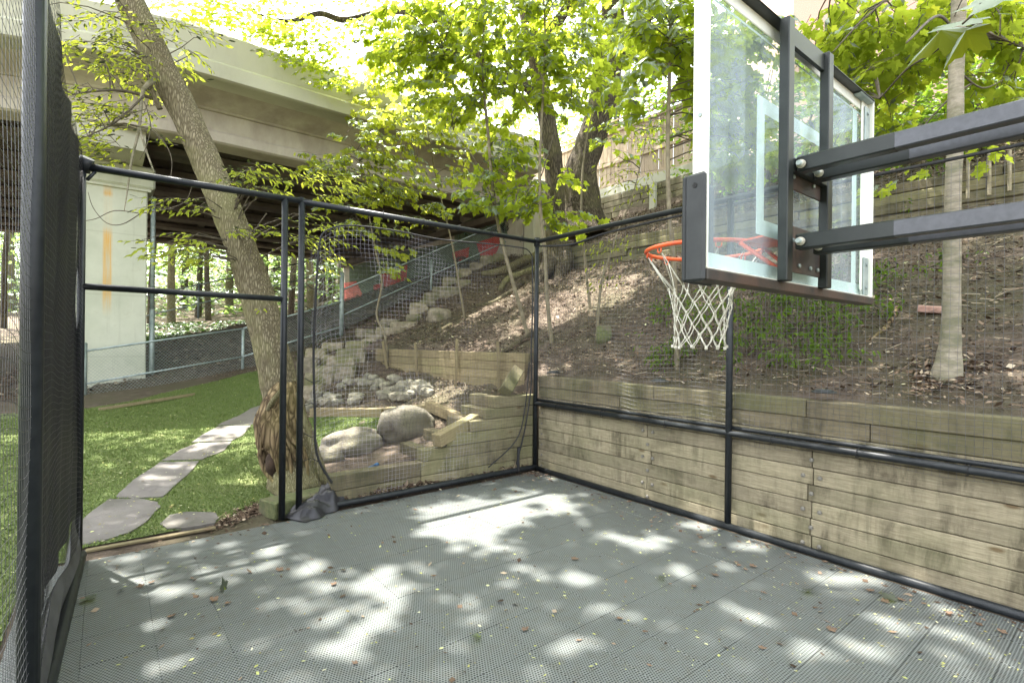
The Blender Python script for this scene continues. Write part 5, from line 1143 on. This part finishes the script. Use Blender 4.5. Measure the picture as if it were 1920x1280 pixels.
# --- low plants on the slope
plants = [(1232,600,'weed patch left of the hoop net'),(1300,660,'green seedlings under the hoop net'),(1250,690,'sprig with pale leaves low on the slope'),(1420,600,'broad leafy plant under the backboard'),(1480,580,'tall seedling cluster right of the net frame post'),(1460,660,'low creeping plants beneath the backboard'),(1530,620,'bushy seedlings at the middle of the slope'),(1550,660,'dark leaved plant above the wall cap'),(1625,610,'small plant below the broken root'),(1640,550,'green sprig at the backboard corner'),(1500,700,'small sprig just above the retaining wall'),(1760,535,'green tuft left of the pale trunk'),(1300,600,'slim seedling between net and post'),(1585,690,'three leafed seedling right of the cap'),(1390,680,'pair of seedlings right of the long post'),(1740,390,'flat blue green leaves by the terrace wall')]
random.seed(77)
for k, (px, py, lb) in enumerate(plants):
    g = hit(px, py); P_ = thing('seedling', lb, 'plant', g, 'low plants on the slope'); S = Sprays(); wdt = .30 if k in (1,3,4,5,6) else .15
    b = MB()
    for j in range(34 if wdt > .2 else 9):
        q = g+Vector((random.gauss(0, wdt), random.gauss(0, wdt*.8), 0)); q.z = gz(q)+.04; t_ = q+Vector((random.gauss(0,.04), random.gauss(0,.04), random.uniform(.08,.50 if wdt > .2 else .26)))
        b.tube([q-Z*.06, t_], .0025, 4, False); S.spray(q.lerp(t_, .55), Vector((random.gauss(0,1), random.gauss(0,1), 0)), 4, .06, .09, .1, tw=False, hang=(-.8,.1)); S.spray(t_, Vector((random.gauss(0,1), random.gauss(0,1), 0)), random.randint(5,9), .072, .12, .1, tw=False, hang=(-.8,.1))
    b.build('stem', m_twig, P_, kind='stuff'); leaf_cloud('foliage', S.C, S.D, S.N, S.S, 'oval', 'canopy', P_)
# creeping weeds along the fence foot and stairs
S = Sprays()
for _ in range(240):
    g = hit(random.uniform(560,800), random.uniform(560,680)); u_, v__ = to_uv(g)
    if u_ < 5.4: continue
    S.spray(g+Z*.06, Vector((random.gauss(0,1), random.gauss(0,1), 0)), 6, .06, .12, .1, tw=False)
o = leaf_cloud('weeds', S.C, S.D, S.N, S.S, 'oval', 'shrub', None, label='weeds creeping along the fence beside the steps')

# ================================================================== WOODS BEYOND THE BRIDGE
random.seed(99)
wl_ = [(322,25,.16,'slim'),(372,28,.14,'straight'),(392,26,.12,'thin'),(430,30,.2,'thick'),(497,31,.24,'broad'),(545,27,.14,'slender'),(585,29,.2,'leaning'),(605,31,.18,'grey'),(622,33,.2,'tall'),(640,36,.2,'dark'),(282,24,.12,'pale'),(345,34,.2,'distant'),(20,30,.25,'large'),(60,34,.2,'dim'),(-60,30,.25,'big'),(455,38,.25,'far'),(520,40,.25,'hazy'),(8,22,.1,'light')]
names_ = {}
for k, (px, Y, r, ad) in enumerate(wl_):
    c = at(px, 560, Y); zg = gz(c); c.z = zg
    T = tree('woodland_tree', ad+' trunked tree in the sunlit wood beyond the bridge', 'tree', c, 'trees of the wood beyond the bridge')
    lean = random.uniform(-.8,.8); pts = [c-Z*.3, c+Vector((lean*.2,0,2.5)), c+Vector((lean*.5,.2,6)), c+Vector((lean,.2,10))]
    stem('trunk', pts, [r*1.3, r, r*.85, r*.5], m_bark_dk if k % 3 else m_bark, T, 9, .08); S = Sprays()
    for j in range(3): S.blob(c+Vector((random.uniform(-2,2), random.uniform(-1.5,1.5), 4.2+j*2.2+random.uniform(-.8,.8))), (2.4,2,1.3), 26, .24, leaves=8, spread=.8, tw=False)
    S.finish('blob', 'far', T)
S = Sprays()
for _ in range(3200):
    X = random.uniform(-46, -6); Y = random.uniform(27, 46); p = Vector((X, Y, 0)); zz = gz(p); p.z = zz+random.random()**1.3*7.5
    S.spray(p, Vector((random.gauss(0,1), random.gauss(0,1), 0)), 9, .32, .9, tw=False)
leaf_cloud('undergrowth', S.C, S.D, S.N, S.S, 'blob', 'far', None, label='bright undergrowth filling the wood beyond the bridge')
S = Sprays()
for _ in range(900):
    X = random.uniform(-60, 10); Y = random.uniform(46, 62); p = Vector((X, Y, 0)); p.z = gz(p)+random.random()*16
    S.spray(p, Vector((random.gauss(0,1), random.gauss(0,1), 0)), 10, .75, 2.2, tw=False)
leaf_cloud('woods', S.C, S.D, S.N, S.S, 'blob', 'far', None, label='distant wood closing the view behind the bridge')
S = Sprays()
for _ in range(520):
    g = at(random.uniform(270,560), 600, random.uniform(15,25)); g.z = gz(g)+.1; S.spray(g, Vector((random.gauss(0,1), random.gauss(0,1), 0)), 8, .16, .5, tw=False)
leaf_cloud('ground_cover', S.C, S.D, S.N, S.S, 'blob', 'shrub', None, label='leafy ground cover beyond the bank')
# trees behind the privacy fence
for k, (px, Y, lb) in enumerate(((1010,21,'leafy tree behind the left end of the cedar fence'),(1150,19,'leafy tree behind the middle of the cedar fence'),(1300,17,'leafy tree showing above the fence through the glass'),(1860,12,'leafy tree behind the fence at the far right'),(1730,15,'leafy tree beside the brick house'))):
    c = at(px, 200, Y); c.z = gz(c); T = tree('garden_tree', lb, 'tree', c, 'trees behind the cedar fence')
    stem('trunk', [c-Z*.3, c+Z*2.5, c+Vector((.3,0,5.5))], [.2,.16,.08], m_bark_dk, T, 9, .08); S = Sprays()
    for j in range(3): S.blob(c+Vector((random.uniform(-1,1), 0, 3.2+1.3*j)), (1.7,1.4,1.0), 40, .14, leaves=9, spread=.45, tw=False)
    S.finish('blob', 'canopy', T)
# brick house far up
hc = at(1640, 20, 22); hz = gz(hc)
H = thing('brick_house', 'pale brick house wall glimpsed through the leaves at the upper right', 'house', (hc.x+1, hc.y+2, hz))
m_bw = basic('pale_brickwork', (.45,.29,.22), (.56,.40,.31), 30, .9, .3)
b = MB(); b.box((hc.x+1, hc.y+3, hz+5.5), Vector((1,0,0)), Vector((0,1,0)), Z, 9, 6, 13, .02); b.build('wall', m_bw, H)
b = MB(); b.add([(hc.x-3.8,hc.y-.4,hz+12), (hc.x+5.8,hc.y-.4,hz+12), (hc.x+5.8,hc.y+6.4,hz+12), (hc.x-3.8,hc.y+6.4,hz+12), (hc.x-3.8,hc.y+3,hz+14.5), (hc.x+5.8,hc.y+3,hz+14.5)], [(0,1,5,4),(2,3,4,5),(0,4,3),(1,2,5),(0,3,2,1)]); b.build('roof', m_wood_old, H)
for dx in (-2.2, .6, 3.4):
    for dz_ in (4, 8.3):
        f = MB(); f.box((hc.x+1+dx-.6, hc.y-.02, hz+dz_), Vector((1,0,0)), Vector((0,1,0)), Z, 1.2, .08, 1.6, .01); fo = f.build('window', m_white, H)
        f = MB(); f.box((hc.x+1+dx-.6, hc.y-.07, hz+dz_), Vector((1,0,0)), Vector((0,1,0)), Z, 1.0, .03, 1.4); f.build('pane', m_pad, fo)

# ================================================================== HIGH CANOPY THAT DAPPLES THE COURT
patches = [(900,962,150,36),(1010,935,70,14),(880,985,110,28),(505,1036,34,12),(600,1064,48,20),(690,1090,48,18),(745,1118,58,24),(715,1160,62,26),(240,1085,85,20),(200,1112,60,20),(195,1162,45,30),(280,1112,70,16),(535,1187,36,14),(850,1022,22,11),(910,1026,32,14),(970,1064,32,13),(1005,1092,36,13),(1085,1085,52,22),(1175,1012,50,14),(1240,1012,34,14),(1110,986,42,10),(1400,1147,52,18),(1600,1090,62,18),(1520,1216,42,22),(1600,1203,52,26),(1690,1180,60,22),(1780,1192,60,20),(1400,1022,46,12),(1235,942,50,8),(1055,955,40,14),(1530,1092,32,11),(1035,1262,30,14),(1080,1196,30,10),(640,1203,42,20),(1900,1210,26,15),(1305,985,45,9),(250,1190,30,8),(165,1220,22,10),(420,1075,30,8),(350,1045,34,7),(460,1130,30,9),(420,1190,22,8),(330,1160,26,7),(560,1230,30,9),(500,1260,26,9),(820,1130,24,9),(870,1180,22,8),(930,1230,26,9),(1140,1130,24,8),(1200,1160,22,8),(1260,1190,24,8),(1330,1220,26,9),(1290,1070,30,9),(1480,1040,30,7),(1470,1165,20,8),(1700,1240,34,10),(1850,1250,34,10),(640,1120,24,10),(590,1150,22,8),(150,1110,22,14),(760,1040,24,6),(660,1015,26,6),(560,990,26,5),(1150,1215,26,9),(330,1010,30,5),(430,1025,34,6)]
pw_ = []
for px, py, rx, ry in patches:
    c = floor(px, py); n_ = floor(px, py+ry); f = floor(px, py-ry); pw_.append((c.x, c.y, rx/FOC*c.y*.78+.03, (f.y-n_.y)/2*.78+.03))
lawnp = [(255,778,26,7),(345,770,28,6),(390,768,24,6),(460,760,46,16),(460,905,50,24),(345,970,26,8),(400,965,18,6),(300,905,40,8),(440,800,40,12),(700,900,55,8),(840,730,90,22),(800,640,60,14),(850,565,40,16),(760,775,25,14),(900,500,60,16),(1120,560,60,30),(1190,600,40,22),(1170,530,50,14),(1060,590,40,20),(1050,690,60,14),(1260,470,50,10),(960,430,40,14),(1500,590,30,10),(620,715,40,14),(330,880,40,8),(1035,600,26,10),(1080,620,22,9),(1130,545,24,9),(1160,575,18,8),(1215,560,26,9),(1225,600,18,8),(1100,655,34,9),(1160,680,30,7),(1030,540,30,8),(980,560,26,7),(930,600,24,7),(880,545,26,8),(1240,520,22,7),(1290,580,20,7),(1400,560,24,7),(1440,600,20,7),(1180,500,20,7),(830,640,30,7),(905,640,22,6),(1200,650,16,6),(1350,700,40,6),(1700,560,30,8),(1640,480,34,9),(1850,600,30,8)]
for px, py, rx, ry in lawnp:
    c = hit(px, py); s_ = c-SUN*(c.z/SUN.z); Y = c.y; d = ray(px, py); pw_.append((s_.x, s_.y, rx/FOC*Y*.9, max(.12, ry/FOC*Y*1.8)))
for px, r_ in ((1228,.05),(1236,.03),(1292,.045),(1330,.03),(1398,.05),(1428,.045),(1468,.05),(1740,.04)):
    t_ = to_uv(on_v(px, 900, .05))[0]; c = uv(t_+.05, .105); pw_.append((c.x, c.y, .10+r_*1.3, .10+r_*1.3))
random.seed(606)
for _ in range(62):
    a_, b_ = random.uniform(-5.6,-.4), random.uniform(-4.2,-.15); c = uv(a_, b_)
    if c.y < 1.2: continue
    r_ = random.uniform(.055,.10); pw_.append((c.x, c.y, r_*random.uniform(.9,1.5), r_))
def gap(p):  # leaves above the listed spots are dropped, so sun patches fall there
    f = p-SUN*(p.z/SUN.z)
    for x, y, rx, ry in pw_:
        if ((f.x-x)/rx)**2+((f.y-y)/ry)**2 < 1: return True
    return False
def inframe(p, m=30):
    if p.y < .4: return False
    x, y = topx(p); return -m < x < 1920+m and y > -m
CT = tree('canopy_tree', 'tall shade tree outside the left net with crown gaps shaped to dapple the court', 'tree', (-8.5, .6, 0))
stem('trunk', [Vector((-8.5,.6,-.3)), Vector((-8.4,.7,3.5)), Vector((-8.1,.9,7)), Vector((-7.5,1.2,10.2)), Vector((-6.6,1.8,13))], [.5,.40,.34,.26,.16], m_bark, CT, 16, .1)
for e in ((-4.5,6,13.3),(-2,4.2,13.5),(-3,.8,13.4),(-1,1.8,13.6),(-7,7.5,13.6),(0,6.2,14.0),(-10,4,13)):
    e = Vector(e); a = Vector((-7.9,1.0,9.0)); stem('limb', [a, a.lerp(e,.35)+Z*.8, a.lerp(e,.7)+Z*.5, e], [.16,.11,.07,.025], m_bark, CT, 8, .06)
def high_crown(T, n, xr, yr, zr, dens, kind='canopy'):
    S = Sprays()
    for _ in range(n):
        p = Vector((random.uniform(*xr), random.uniform(*yr), random.uniform(*zr)))
        if inframe(p, 60) or random.random() > dens(p-SUN*(p.z/SUN.z), p): continue
        S.spray(p, Vector((random.gauss(0,1), random.gauss(0,1), 0)), 12, .19, .5, tw=False)
    ok = [i for i, c in enumerate(S.C) if not gap(c) and not inframe(c, 20)]
    leaf_cloud('crown', [S.C[i] for i in ok], [S.D[i] for i in ok], [S.N[i] for i in ok], [S.S[i] for i in ok], 'blob', kind, T)
random.seed(1234)
high_crown(CT, 3300, (-10.3,2.6), (0,10.4), (12.2,14.5), lambda f, p: 1.0 if f.y < 6.2 else .16)
# unseen crown over the slope, density and gaps shaped for its sun patches
HT = tree('shade_tree', 'tall shade tree standing right of the court outside the view', 'tree', (9.5, .5, 4.5))
stem('trunk', [Vector((9.5,.5,3.5)), Vector((9.4,.6,7)), Vector((9,1.2,11.5)), Vector((8,2.2,15))], [.35,.28,.22,.12], m_bark, HT, 14, .1)
for e in ((2.5,8,14.2),(5,10,14.5),(3,5.5,13.5),(6,3.5,13.5)):
    e = Vector(e); a = Vector((8.8,1.6,11.8)); stem('limb', [a, a.lerp(e,.5)+Z*.6, e], [.12,.08,.03], m_bark, HT, 8, .06)
def dslope(f, p):
    g = mnoise.noise(Vector((f.x*.55, f.y*.55, 4.2)))
    base = .9 if f.x > 3.0 else .05
    return base if g > -.12 else base*.25
high_crown(HT, 3600, (-8,11), (6.5,17), (12.6,14.8), lambda f, p: dslope(f, p) if p.z > CAMH+.70*p.y+.3 else 0)
S = Sprays()
for _ in range(150):
    p = Vector((random.uniform(6.2,10), random.uniform(1.5,5.0), random.uniform(3.4,8)))
    if inframe(p, 40): continue
    S.spray(p, Vector((random.gauss(0,1), random.gauss(0,1), 0)), 11, .16, .5, tw=False)
leaf_cloud('low_foliage', S.C, S.D, S.N, S.S, 'blob', 'maple', HT)  # added out of view to give the backboard glass a green reflection
